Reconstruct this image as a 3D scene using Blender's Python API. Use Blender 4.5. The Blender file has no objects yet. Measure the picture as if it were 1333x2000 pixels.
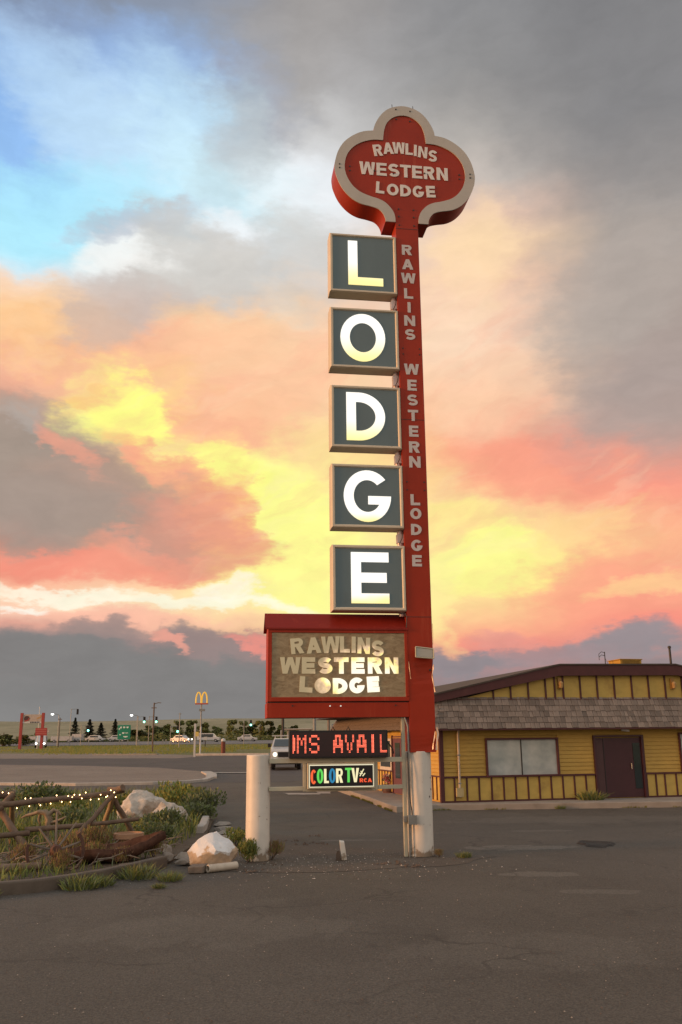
import bpy, math, random
from mathutils import Vector, Matrix, noise
from mathutils.geometry import tessellate_polygon

K = 1.25                      # survey units -> metres (eye height 1.6 units = 2.0 m)
R = math.radians
scn = bpy.context.scene
COL = scn.collection
random.seed(7)

# ------------------------------------------------------------------ camera
cam = bpy.data.cameras.new("camera")
cam.sensor_fit = 'VERTICAL'; cam.sensor_height = 36.0; cam.sensor_width = 24.0
cam.lens = 1743.0 / 2000.0 * 36.0
cam.clip_start = 0.1; cam.clip_end = 12000
camo = bpy.data.objects.new("camera", cam); COL.objects.link(camo)
PITCH, ROLL = R(14.31), R(0.6)
fw = Vector((0, math.cos(PITCH), math.sin(PITCH))); up = Vector((0, -math.sin(PITCH), math.cos(PITCH))); rt = Vector((1, 0, 0))
xa = rt * math.cos(ROLL) - up * math.sin(ROLL); ya = rt * math.sin(ROLL) + up * math.cos(ROLL); za = -fw
camo.matrix_world = Matrix(((xa.x, ya.x, za.x, 0), (xa.y, ya.y, za.y, 0), (xa.z, ya.z, za.z, 1.6 * K), (0, 0, 0, 1)))
scn.camera = camo

scn.view_settings.view_transform = 'Standard'; scn.view_settings.look = 'None'
scn.view_settings.exposure = 0.0; scn.view_settings.gamma = 1.0
scn.render.engine = 'CYCLES'
scn.cycles.use_denoising = True; scn.cycles.use_adaptive_sampling = True; scn.cycles.adaptive_threshold = .012
scn.cycles.max_bounces = 6; scn.cycles.diffuse_bounces = 3; scn.cycles.glossy_bounces = 3
scn.cycles.transparent_max_bounces = 8

def lin(c):
    return tuple(((x / 255.0 / 12.92) if x / 255.0 <= 0.04045 else ((x / 255.0 + 0.055) / 1.055) ** 2.4) for x in c) + (1.0,)

# ------------------------------------------------------------------ sky: clear dusk sky under lit clouds
SUN_AZ, SUN_EL = -106.0, 6.5    # degrees, azimuth from +Y towards +X
world = bpy.data.worlds.new("World"); scn.world = world; world.use_nodes = True
nt = world.node_tree; nt.nodes.clear()
def N(t, **kw):
    n = nt.nodes.new(t)
    for k, v in kw.items(): setattr(n, k, v)
    return n
def L(a, b): nt.links.new(a, b)
def MATH(op, a, b=None, c=None):
    n = N('ShaderNodeMath', operation=op)
    for i, v in enumerate((a, b, c)):
        if v is None: continue
        if isinstance(v, (int, float)): n.inputs[i].default_value = v
        else: L(v, n.inputs[i])
    return n.outputs[0]
tc = N('ShaderNodeTexCoord')
sep = N('ShaderNodeSeparateXYZ'); L(tc.outputs['Generated'], sep.inputs[0])
AZ = MATH('MULTIPLY', MATH('ARCTAN2', sep.outputs[0], sep.outputs[1]), 57.29578)
EL = MATH('MULTIPLY', MATH('ARCSINE', sep.outputs[2]), 57.29578)
cmb = N('ShaderNodeCombineXYZ'); L(AZ, cmb.inputs[0]); L(EL, cmb.inputs[1])
ANG = cmb.outputs[0]
def NOISE(scale, sx, sy, seed, detail=4, rough=0.55, color=True, src=None):
    m = N('ShaderNodeMapping'); m.inputs['Scale'].default_value = (sx, sy, 1); m.inputs['Location'].default_value = (seed * 7.3, seed * 3.1, seed)
    L(src or ANG, m.inputs[0])
    n = N('ShaderNodeTexNoise', noise_dimensions='2D'); n.inputs['Scale'].default_value = scale
    n.inputs['Detail'].default_value = detail; n.inputs['Roughness'].default_value = rough
    L(m.outputs[0], n.inputs['Vector'])
    return n.outputs['Color' if color else 'Fac']
def VM(op, a, b):
    n = N('ShaderNodeVectorMath', operation=op)
    for i, v in enumerate((a, b)):
        if isinstance(v, tuple): n.inputs[i].default_value = v
        else: L(v, n.inputs[i])
    return n.outputs[0]
w1 = VM('MULTIPLY', VM('SUBTRACT', NOISE(0.11, 1, 1.7, 1, 3, .5), (.5, .5, .5)), (6.5, 4.2, 0))
w2 = VM('MULTIPLY', VM('SUBTRACT', NOISE(0.42, 1, 1.7, 2, 4, .55), (.5, .5, .5)), (2.7, 1.6, 0))
w3 = VM('MULTIPLY', VM('SUBTRACT', NOISE(1.5, .7, 1.8, 4, 3, .55), (.5, .5, .5)), (1.5, .8, 0))
WARP = VM('ADD', ANG, VM('ADD', VM('ADD', w1, w2), w3))
WARP1 = VM('ADD', WARP, (0, 0, 1))
soft = VM('ADD', ANG, VM('MULTIPLY', VM('ADD', w1, w2), (.6, .55, 0)))
ss = N('ShaderNodeSeparateXYZ'); L(soft, ss.inputs[0])
def RAMP(stops, src):
    """stops: (elevation in degrees, colour)"""
    m = N('ShaderNodeMapRange'); m.inputs['From Min'].default_value = 0; m.inputs['From Max'].default_value = 60
    L(src, m.inputs[0])
    r = N('ShaderNodeValToRGB'); r.color_ramp.interpolation = 'B_SPLINE' if False else 'LINEAR'
    el = r.color_ramp.elements
    stops = sorted(stops)
    for i, (e, c) in enumerate(stops):
        p = min(1, max(0, e / 60.0))
        if i < 2: x = el[i]; x.position = p
        else: x = el.new(p)
        x.color = lin(c)
    L(m.outputs[0], r.inputs[0])
    return r.outputs[0]
def MIX(f, a, b):
    n = N('ShaderNodeMix', data_type='RGBA')
    if isinstance(f, (int, float)): n.inputs[0].default_value = f
    else: L(f, n.inputs[0])
    for i, v in ((6, a), (7, b)):
        if isinstance(v, tuple): n.inputs[i].default_value = v
        else: L(v, n.inputs[i])
    return n.outputs[2]
def STEP(v, lo, hi, smooth=True):
    n = N('ShaderNodeMapRange', interpolation_type='SMOOTHSTEP' if smooth else 'LINEAR')
    L(v, n.inputs[0]); n.inputs[1].default_value = lo; n.inputs[2].default_value = hi
    return n.outputs[0]
SKYCOLS = [
 (-21.19, [(41.86, (132, 142, 160)), (39.43, (136, 160, 200)), (36.89, (140, 175, 225)), (34.25, (160, 205, 250)), (31.51, (180, 232, 255)), (29.25, (190, 240, 255)), (28.1, (228, 238, 244)), (26.94, (250, 222, 198)), (25.48, (250, 204, 158)), (23.99, (246, 188, 148)), (22.2, (250, 184, 152)), (20.69, (205, 158, 140)), (18.55, (170, 154, 144)), (16.1, (164, 149, 140)), (13.33, (170, 150, 140)), (11.79, (196, 146, 130)), (10.25, (246, 152, 128)), (9.03, (255, 205, 170)), (7.96, (255, 215, 188)), (7.05, (228, 168, 150)), (5.98, (142, 132, 132)), (3.88, (130, 128, 127)), (0.19, (138, 137, 136))]),
 (-12.55, [(43.42, (140, 150, 168)), (40.92, (150, 178, 215)), (38.3, (165, 198, 242)), (36.13, (190, 230, 255)), (33.6, (205, 243, 252)), (31.87, (205, 215, 222)), (29.8, (228, 230, 228)), (28.0, (205, 200, 194)), (26.17, (215, 186, 172)), (24.31, (250, 188, 152)), (21.8, (254, 217, 151)), (18.94, (250, 202, 146)), (16.7, (205, 152, 132)), (14.13, (182, 154, 140)), (12.2, (186, 144, 130)), (10.6, (246, 160, 138)), (9.32, (255, 215, 180)), (8.36, (255, 225, 190)), (7.41, (250, 190, 165)), (6.14, (160, 135, 131)), (4.57, (134, 130, 129)), (2.09, (130, 129, 128)), (0.11, (136, 135, 134))]),
 (-2.25, [(44.17, (158, 155, 155)), (40.33, (178, 176, 176)), (37.33, (210, 210, 210)), (34.78, (236, 240, 244)), (32.14, (228, 228, 228)), (29.73, (215, 213, 210)), (27.88, (206, 198, 194)), (26.0, (248, 210, 178)), (23.46, (250, 204, 166)), (20.88, (250, 210, 158)), (18.27, (254, 222, 152)), (15.98, (255, 248, 148)), (11.05, (255, 254, 150)), (8.76, (255, 248, 175)), (7.46, (255, 215, 165)), (5.85, (240, 155, 138)), (4.25, (158, 132, 131)), (2.04, (132, 130, 129)), (0.01, (138, 136, 135))]),
 (9.2, [(43.6, (142, 142, 144)), (39.78, (148, 147, 147)), (36.54, (179, 174, 169)), (34.29, (200, 190, 182)), (32.56, (232, 198, 178)), (30.49, (252, 214, 176)), (28.07, (250, 206, 176)), (24.35, (252, 218, 190)), (21.17, (252, 202, 164)), (17.96, (251, 168, 138)), (15.36, (252, 190, 150)), (13.42, (253, 204, 152)), (11.47, (254, 226, 150)), (9.53, (254, 222, 150)), (7.6, (252, 190, 145)), (5.68, (250, 152, 132)), (4.1, (190, 142, 140)), (2.84, (150, 136, 138)), (-0.09, (145, 138, 136))]),
 (20.57, [(41.57, (126, 126, 129)), (36.59, (134, 133, 135)), (31.2, (168, 160, 155)), (25.45, (172, 162, 156)), (20.97, (174, 160, 158)), (18.53, (192, 164, 156)), (16.38, (232, 158, 140)), (14.53, (251, 158, 136)), (11.75, (252, 180, 142)), (8.67, (250, 178, 142)), (6.83, (250, 150, 132)), (5.31, (205, 146, 138)), (4.11, (152, 138, 140)), (-0.2, (145, 140, 140))])]
cols = [(az, RAMP(st, ss.outputs[1])) for az, st in SKYCOLS]
sky = cols[0][1]
for i in range(1, len(cols)):
    sky = MIX(STEP(ss.outputs[0], cols[i - 1][0], cols[i][0]), sky, cols[i][1])
# the clear air where the clouds open (upper left)
nish = N('ShaderNodeTexSky', sky_type='NISHITA'); nish.sun_disc = False
nish.sun_elevation = R(SUN_EL); nish.sun_rotation = R(SUN_AZ % 360); nish.air_density = 1.0; nish.dust_density = 1.2
nsc = N('ShaderNodeMix', data_type='RGBA', blend_type='MULTIPLY'); nsc.inputs[0].default_value = 1.0
L(nish.outputs[0], nsc.inputs[6]); nsc.inputs[7].default_value = (.10, .10, .10, 1)
CLEAR = nsc.outputs[2]
def DOT(v, c):
    n = N('ShaderNodeVectorMath', operation='DOT_PRODUCT'); L(v, n.inputs[0]); n.inputs[1].default_value = c
    return n.outputs['Value']
def MASK(az, el, rx, ry, rot, softn):
    c, s_ = math.cos(R(rot)), math.sin(R(rot))
    a = (c / rx, s_ / rx); b = (-s_ / ry, c / ry)
    u = DOT(WARP1, (a[0], a[1], -(a[0] * az + a[1] * el))); v = DOT(WARP1, (b[0], b[1], -(b[0] * az + b[1] * el)))
    d2 = MATH('MULTIPLY_ADD', u, u, MATH('MULTIPLY', v, v))
    n = N('ShaderNodeMapRange', interpolation_type='SMOOTHSTEP'); L(d2, n.inputs[0])
    n.inputs[1].default_value = (1 + softn) ** 2; n.inputs[2].default_value = max(0, 1 - softn) ** 2; n.inputs[3].default_value = 0; n.inputs[4].default_value = 1
    return n.outputs[0]
BLOBS = [
 (-18.02, 40.09, 7.43, 2.03, 0, 0.8, (146, 172, 212), 0.7),
 (-12.03, 38.05, 4.41, 1.62, -20, 0.8, (168, 202, 246), 0.6),
 (-22.45, 36.04, 6.22, 2.9, 10, 0.8, (146, 188, 240), 0.75),
 (-14.03, 34.94, 8.17, 2.52, -25, 0.8, (206, 234, 252), 0.7),
 (-20.26, 30.98, 6.86, 2.27, 10, 0.7, (176, 236, 255), 0.7),
 (-11.0, 39.62, 5.97, 1.85, -10, 0.8, (150, 180, 225), 0.5),
 (-8.61, 35.97, 5.55, 2.81, -30, 0.8, (214, 246, 254), 0.6),
 (-14.93, 29.91, 2.92, 1.33, 10, 0.6, (252, 250, 246), 0.8),
 (-7.0, 31.26, 2.54, 1.2, -10, 0.6, (246, 248, 250), 0.75),
 (-3.74, 35.04, 4.49, 1.72, -20, 0.8, (240, 246, 250), 0.5),
 (-3.79, 41.35, 6.61, 2.87, 50, 0.8, (160, 156, 154), 0.55),
 (-14.87, 31.63, 4.16, 0.87, 14, 0.6, (188, 194, 206), 0.7),
 (-9.88, 30.95, 4.11, 1.31, -18, 0.6, (206, 203, 198), 0.72),
 (-6.58, 28.86, 5.03, 1.47, -14, 0.7, (210, 205, 198), 0.7),
 (-1.87, 31.25, 2.57, 1.65, 0, 0.7, (208, 206, 202), 0.7),
 (-16.51, 25.58, 3.14, 1.28, -8, 0.7, (210, 186, 170), 0.75),
 (-11.82, 26.86, 3.8, 1.23, -5, 0.7, (205, 190, 182), 0.6),
 (-20.83, 24.7, 2.35, 1.34, 20, 0.6, (255, 202, 146), 0.8),
 (-6.49, 24.33, 3.86, 1.97, -20, 0.7, (255, 214, 164), 0.85),
 (-20.82, 26.35, 2.53, 0.88, 10, 0.8, (255, 217, 176), 0.5),
 (-4.63, 15.31, 8.13, 4.26, -30, 0.9, (255, 226, 160), 0.5),
 (1.1, 11.68, 11.07, 3.94, 0, 0.9, (255, 238, 160), 0.45),
 (-5.07, 23.42, 6.68, 2.88, 20, 0.9, (255, 218, 176), 0.55),
 (-11.5, 19.64, 6.36, 1.92, -12, 0.8, (254, 204, 156), 0.6),
 (-14.81, 20.69, 3.67, 2.07, -8, 0.5, (255, 253, 148), 1.0),
 (-17.22, 21.58, 1.93, 0.5, 8, 0.6, (255, 220, 130), 0.8),
 (-11.24, 21.57, 2.03, 1.59, 0, 0.8, (255, 217, 136), 0.6),
 (-7.69, 16.39, 4.11, 1.89, -38, 0.5, (255, 253, 150), 1.0),
 (-4.11, 13.67, 4.38, 2.89, -48, 0.5, (255, 253, 152), 1.0),
 (-2.59, 10.4, 4.0, 2.62, 0, 0.6, (255, 252, 155), 0.9),
 (-6.77, 20.8, 4.14, 1.94, 20, 0.7, (252, 177, 146), 0.7),
 (-3.65, 22.16, 2.8, 1.29, 30, 0.8, (254, 202, 156), 0.6),
 (-10.99, 23.8, 5.14, 1.26, 15, 0.8, (252, 188, 152), 0.6),
 (-2.25, 24.1, 3.9, 1.92, 30, 0.8, (252, 202, 166), 0.5),
 (-13.71, 20.46, 2.91, 2.02, -8, 0.3, (255, 254, 140), 1.0),
 (-7.35, 16.24, 3.51, 1.5, -38, 0.3, (255, 253, 144), 1.0),
 (-3.6, 12.69, 2.69, 2.95, 0, 0.5, (255, 253, 150), 0.9),
 (-20.5, 17.07, 5.91, 2.83, -12, 0.6, (166, 150, 138), 1.0),
 (-13.39, 14.08, 6.11, 2.31, -16, 0.5, (178, 152, 138), 0.92),
 (-9.26, 12.77, 3.62, 1.49, -14, 0.6, (214, 152, 132), 0.75),
 (-19.78, 13.7, 5.42, 1.86, -4, 0.6, (168, 151, 140), 0.85),
 (-7.66, 14.76, 2.01, 1.37, -35, 0.5, (240, 158, 128), 0.75),
 (-21.26, 20.69, 1.83, 0.76, 0, 0.7, (184, 164, 150), 0.7),
 (-20.88, 19.81, 1.53, 0.55, -20, 0.8, (179, 172, 166), 0.5),
 (-17.29, 17.91, 2.53, 0.5, -34, 0.8, (250, 166, 138), 0.6),
 (-11.23, 17.01, 3.15, 0.64, -32, 0.8, (250, 162, 134), 0.7),
 (-6.9, 13.96, 1.14, 2.61, 20, 0.7, (248, 170, 132), 0.7),
 (-8.98, 14.24, 1.99, 1.3, -30, 0.8, (226, 156, 134), 0.6),
 (-17.74, 10.7, 6.69, 0.56, 0, 0.7, (246, 150, 128), 0.8),
 (-11.17, 11.27, 4.2, 0.71, -6, 0.7, (246, 158, 134), 0.7),
 (-17.33, 9.0, 3.94, 0.37, -5, 0.6, (255, 248, 225), 0.9),
 (-19.37, 8.21, 1.47, 0.28, 0, 0.6, (255, 250, 235), 0.9),
 (-9.46, 8.73, 5.48, 0.45, -3, 0.7, (255, 252, 225), 0.9),
 (-7.53, 9.4, 0.98, 0.45, 0, 0.8, (255, 253, 235), 0.7),
 (-14.17, 7.52, 4.34, 0.38, -4, 0.8, (252, 190, 165), 0.7),
 (-18.23, 4.66, 7.64, 1.64, -2, 0.42, (131, 128, 127), 1.0),
 (-10.87, 3.48, 8.43, 1.93, -6, 0.42, (131, 129, 128), 1.0),
 (-15.05, 6.72, 2.15, 0.5, 0, 0.6, (150, 135, 132), 0.8),
 (-8.1, 5.79, 3.53, 0.7, -12, 0.5, (150, 134, 132), 0.9),
 (-10.98, 6.28, 1.14, 0.38, -25, 0.6, (244, 168, 148), 0.8),
 (-6.0, 5.38, 1.61, 0.38, -25, 0.6, (246, 150, 135), 0.8),
 (9.39, 29.92, 2.67, 2.56, 0, 0.7, (254, 222, 178), 0.7),
 (7.74, 25.72, 2.11, 2.19, 0, 0.8, (254, 222, 190), 0.5),
 (11.65, 21.64, 5.06, 1.9, 10, 0.8, (253, 208, 174), 0.5),
 (9.7, 11.1, 3.25, 1.68, 0, 0.5, (255, 253, 150), 0.95),
 (7.19, 13.81, 2.67, 0.85, 0, 0.7, (255, 238, 150), 0.7),
 (14.93, 12.43, 3.46, 0.57, 14, 0.8, (255, 218, 150), 0.45),
 (6.33, 8.95, 1.31, 2.92, 0, 0.8, (255, 246, 160), 0.6),
 (13.94, 16.34, 4.85, 1.47, -6, 0.8, (250, 158, 133), 0.8),
 (16.28, 17.41, 2.23, 0.94, 0, 0.8, (232, 160, 142), 0.6),
 (16.24, 9.18, 3.67, 1.75, 0, 0.8, (252, 158, 134), 0.75),
 (18.97, 9.17, 2.38, 0.68, 5, 0.7, (255, 214, 150), 0.7),
 (21.05, 22.45, 4.01, 5.11, 20, 0.8, (174, 158, 150), 0.75),
 (18.8, 27.03, 4.22, 2.66, 30, 0.8, (180, 170, 162), 0.6),
 (21.72, 37.31, 7.31, 4.39, 0, 0.8, (136, 135, 136), 0.5),
 (18.6, 5.19, 3.22, 1.03, 10, 0.4, (150, 142, 146), 0.95),
 (13.1, 4.23, 4.62, 0.68, 6, 0.5, (165, 142, 144), 0.85),
 (7.42, 3.74, 3.5, 0.82, 0, 0.4, (146, 138, 142), 0.95),
 (11.0, 5.55, 1.89, 0.57, 0, 0.8, (222, 156, 145), 0.6)]
for az, el, rx, ry, rot, softn, c, op in BLOBS:
    sky = MIX(MATH('MULTIPLY', MASK(az, el, rx, ry, rot, softn), op), sky, lin(c) if c else CLEAR)
# streaks of thinner, pinker vapour drawn out up to the right
sm = N('ShaderNodeMapping'); sm.inputs['Rotation'].default_value = (0, 0, R(-24)); L(soft, sm.inputs[0])
stn = NOISE(.34, .30, 1.5, 9, 5, .6, False, sm.outputs[0])
stk = STEP(stn, .46, .72); srgb = N('ShaderNodeSeparateColor'); L(sky, srgb.inputs[0]); lo_ = MATH('MULTIPLY', STEP(ss.outputs[1], 7, 12), STEP(srgb.outputs[0], .55, .9)); hi_ = STEP(ss.outputs[1], 30, 24)
sky = MIX(MATH('MULTIPLY', MATH('MULTIPLY', stk, .25), MATH('MULTIPLY', lo_, hi_)), sky, lin((247, 168, 142)))
stk2 = STEP(stn, .46, .26); sky = MIX(MATH('MULTIPLY', MATH('MULTIPLY', stk2, .18), MATH('MULTIPLY', lo_, hi_)), sky, lin((255, 226, 186)))
# fine wisps, brightness only
wisp = NOISE(.55, .6, 1.5, 5, 5, .58, False, soft)
wv = N('ShaderNodeMapRange'); L(wisp, wv.inputs[0]); wv.inputs[1].default_value = .25; wv.inputs[2].default_value = .75; wv.inputs[3].default_value = .95; wv.inputs[4].default_value = 1.05
sc_ = N('ShaderNodeVectorMath', operation='SCALE'); L(sky, sc_.inputs[0]); L(wv.outputs[0], sc_.inputs['Scale']); sky = sc_.outputs[0]
# round the back the cloud deck goes on, soft grey-pink
back = RAMP([(0, (205, 186, 172)), (8, (240, 215, 196)), (20, (246, 230, 214)), (40, (236, 234, 232)), (60, (220, 224, 230))], ss.outputs[1])
sky = MIX(STEP(MATH('ABSOLUTE', AZ), 34, 80), sky, back)
bg = N('ShaderNodeBackground'); L(sky, bg.inputs[0]); bg.inputs[1].default_value = 1.0
wo = N('ShaderNodeOutputWorld'); L(bg.outputs[0], wo.inputs[0])
world.cycles.sampling_method = 'MANUAL'; world.cycles.sample_map_resolution = 1024

# ------------------------------------------------------------------ the low sun, left of the picture, through cloud
sl = bpy.data.lights.new("sun", 'SUN'); sl.energy = 3.6; sl.angle = R(12); sl.color = (1.0, .47, .19)
so = bpy.data.objects.new("sun", sl); COL.objects.link(so)
sd = Vector((math.sin(R(SUN_AZ)) * math.cos(R(SUN_EL)), math.cos(R(SUN_AZ)) * math.cos(R(SUN_EL)), math.sin(R(SUN_EL))))
so.rotation_euler = sd.to_track_quat('Z', 'Y').to_euler(); so.location = sd * 60

# ------------------------------------------------------------------ helpers
class MB:
    """collects shapes in survey units; build() links them as ONE mesh object in metres"""
    def __init__(s): s.v = []; s.f = []; s.m = []; s.cur = 0
    def add(s, vs, fs):
        o = len(s.v); s.v += [tuple(p) for p in vs]; s.f += [tuple(i + o for i in f) for f in fs]; s.m += [s.cur] * len(fs); return s
    def box(s, x0, x1, y0, y1, z0, z1):
        return s.hexa([(x0, y0, z0), (x1, y0, z0), (x1, y1, z0), (x0, y1, z0), (x0, y0, z1), (x1, y0, z1), (x1, y1, z1), (x0, y1, z1)])
    def hexa(s, p): return s.add(p, [(3, 2, 1, 0), (4, 5, 6, 7), (0, 1, 5, 4), (1, 2, 6, 5), (2, 3, 7, 6), (3, 0, 4, 7)])
    def tube(s, pts, r, n=8, cap=True, jit=0.0, rnd=random):
        pts = [Vector(p) for p in pts]
        rs = r if isinstance(r, (list, tuple)) else [r] * len(pts)
        vs = []; fs = []; ref = None
        for i, p in enumerate(pts):
            d = (pts[min(i + 1, len(pts) - 1)] - pts[max(i - 1, 0)]).normalized()
            if ref is None:
                a = Vector((0, 0, 1)) if abs(d.z) < .9 else Vector((1, 0, 0)); ref = d.cross(a).normalized()
            ref = (ref - d * ref.dot(d)).normalized(); b = d.cross(ref)
            for k in range(n):
                t = 2 * math.pi * k / n; q = rs[i] * (1 + jit * (rnd.random() - .5))
                vs.append(p + (ref * math.cos(t) + b * math.sin(t)) * q)
        for i in range(len(pts) - 1):
            for k in range(n):
                k2 = (k + 1) % n; fs.append((i * n + k, i * n + k2, (i + 1) * n + k2, (i + 1) * n + k))
        if cap: fs += [tuple(reversed(range(n))), tuple((len(pts) - 1) * n + k for k in range(n))]
        return s.add(vs, fs)
    def lathe(s, prof, c=(0, 0, 0), n=24, cap=True):
        vs = []; fs = []
        for r, z in prof:
            for k in range(n):
                t = 2 * math.pi * k / n; vs.append((c[0] + r * math.cos(t), c[1] + r * math.sin(t), c[2] + z))
        for i in range(len(prof) - 1):
            for k in range(n):
                k2 = (k + 1) % n; fs.append((i * n + k, i * n + k2, (i + 1) * n + k2, (i + 1) * n + k))
        if cap: fs += [tuple(reversed(range(n))), tuple((len(prof) - 1) * n + k for k in range(n))]
        return s.add(vs, fs)
    def prism(s, loops, y0, y1):
        """2-D loops in (x, z), first one the outline, the rest holes; front at y0, back at y1"""
        flat = [p for l in loops for p in l]; n = len(flat)
        tri = tessellate_polygon([[Vector((p[0], p[1], 0)) for p in l] for l in loops])
        vs = [(p[0], y0, p[1]) for p in flat] + [(p[0], y1, p[1]) for p in flat]
        fs = []
        for t in tri:
            a, b, c = (flat[i] for i in t)
            if (b[0] - a[0]) * (c[1] - a[1]) - (b[1] - a[1]) * (c[0] - a[0]) < 0: t = t[::-1]
            fs.append(tuple(t)); fs.append(tuple(i + n for i in reversed(t)))
        o = 0
        for l in loops:
            m = len(l)
            for i in range(m):
                j = (i + 1) % m; fs.append((o + i, o + i + n, o + j + n, o + j))
            o += m
        return s.add(vs, fs)
    def flat(s, loop, z0, z1=None):
        """horizontal sheet, or slab when z1 is given, from an (x, y) outline"""
        tri = tessellate_polygon([[Vector((p[0], p[1], 0)) for p in loop]]); n = len(loop)
        def up_(t):
            a, b, c = (loop[i] for i in t)
            return t if (b[0] - a[0]) * (c[1] - a[1]) - (b[1] - a[1]) * (c[0] - a[0]) > 0 else t[::-1]
        tri = [up_(tuple(t)) for t in tri]
        if z1 is None: return s.add([(p[0], p[1], z0) for p in loop], tri)
        vs = [(p[0], p[1], z1) for p in loop] + [(p[0], p[1], z0) for p in loop]
        fs = list(tri) + [tuple(i + n for i in reversed(t)) for t in tri] + [(i, i + n, (i + 1) % n + n, (i + 1) % n) for i in range(n)]
        return s.add(vs, fs)
    def mesh(s, name, mats, smooth=None):
        me = bpy.data.meshes.new(name); me.from_pydata([(x * K, y * K, z * K) for x, y, z in s.v], [], s.f)
        for m in (mats if isinstance(mats, (list, tuple)) else [mats]): me.materials.append(m)
        if max(s.m or [0]): me.polygons.foreach_set('material_index', s.m)
        me.validate(); me.update()
        if smooth is not None:
            me.shade_smooth(); me.set_sharp_from_angle(angle=R(smooth))
        return me
    def build(s, name, mats, parent=None, smooth=None, bevel=0, recalc=False):
        me = s.mesh(name, mats, smooth)
        if recalc:
            import bmesh
            b = bmesh.new(); b.from_mesh(me); bmesh.ops.recalc_face_normals(b, faces=b.faces); b.to_mesh(me); b.free()
        return put(name, me, parent, bevel)
def put(name, me, parent=None, bevel=0, loc=None, rot=None, scale=None):
    o = bpy.data.objects.new(name, me); COL.objects.link(o); o.parent = parent
    if loc: o.location = [c * K for c in loc]
    if rot: o.rotation_euler = rot
    if scale: o.scale = scale if isinstance(scale, tuple) else (scale,) * 3
    if bevel:
        m = o.modifiers.new('bevel', 'BEVEL'); m.width = bevel * K; m.segments = 2; m.limit_method = 'ANGLE'; m.angle_limit = R(40); m.harden_normals = False
    return o
def tag(o, label, cat, group=None):
    o['label'] = label; o['category'] = cat
    if group: o['group'] = group
    return o
def thing(name, label, cat, loc=(0, 0, 0), rz=0.0, group=None):
    o = bpy.data.objects.new(name, None); COL.objects.link(o); o.empty_display_size = .2
    o.location = [c * K for c in loc]; o.rotation_euler = (0, 0, rz)
    return tag(o, label, cat, group)
def kind(o, k): o['kind'] = k; return o
def copy_tree(o, parent=None):
    c = o.copy(); COL.objects.link(c); c.parent = parent
    for ch in [x for x in TREE.get(o.name, [])]: copy_tree(ch, c)
    return c
TREE = {}
def interp(x, xs, ys):
    if x <= xs[0]: return ys[0]
    for i in range(1, len(xs)):
        if x <= xs[i]: return ys[i - 1] + (ys[i] - ys[i - 1]) * (x - xs[i - 1]) / (xs[i] - xs[i - 1])
    return ys[-1]
def ter(y): return interp(y, [0, 45, 90, 160, 210, 330, 600, 3000], [0, 0, .54, 1.05, 1.75, 3.0, 4.0, 10])

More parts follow.
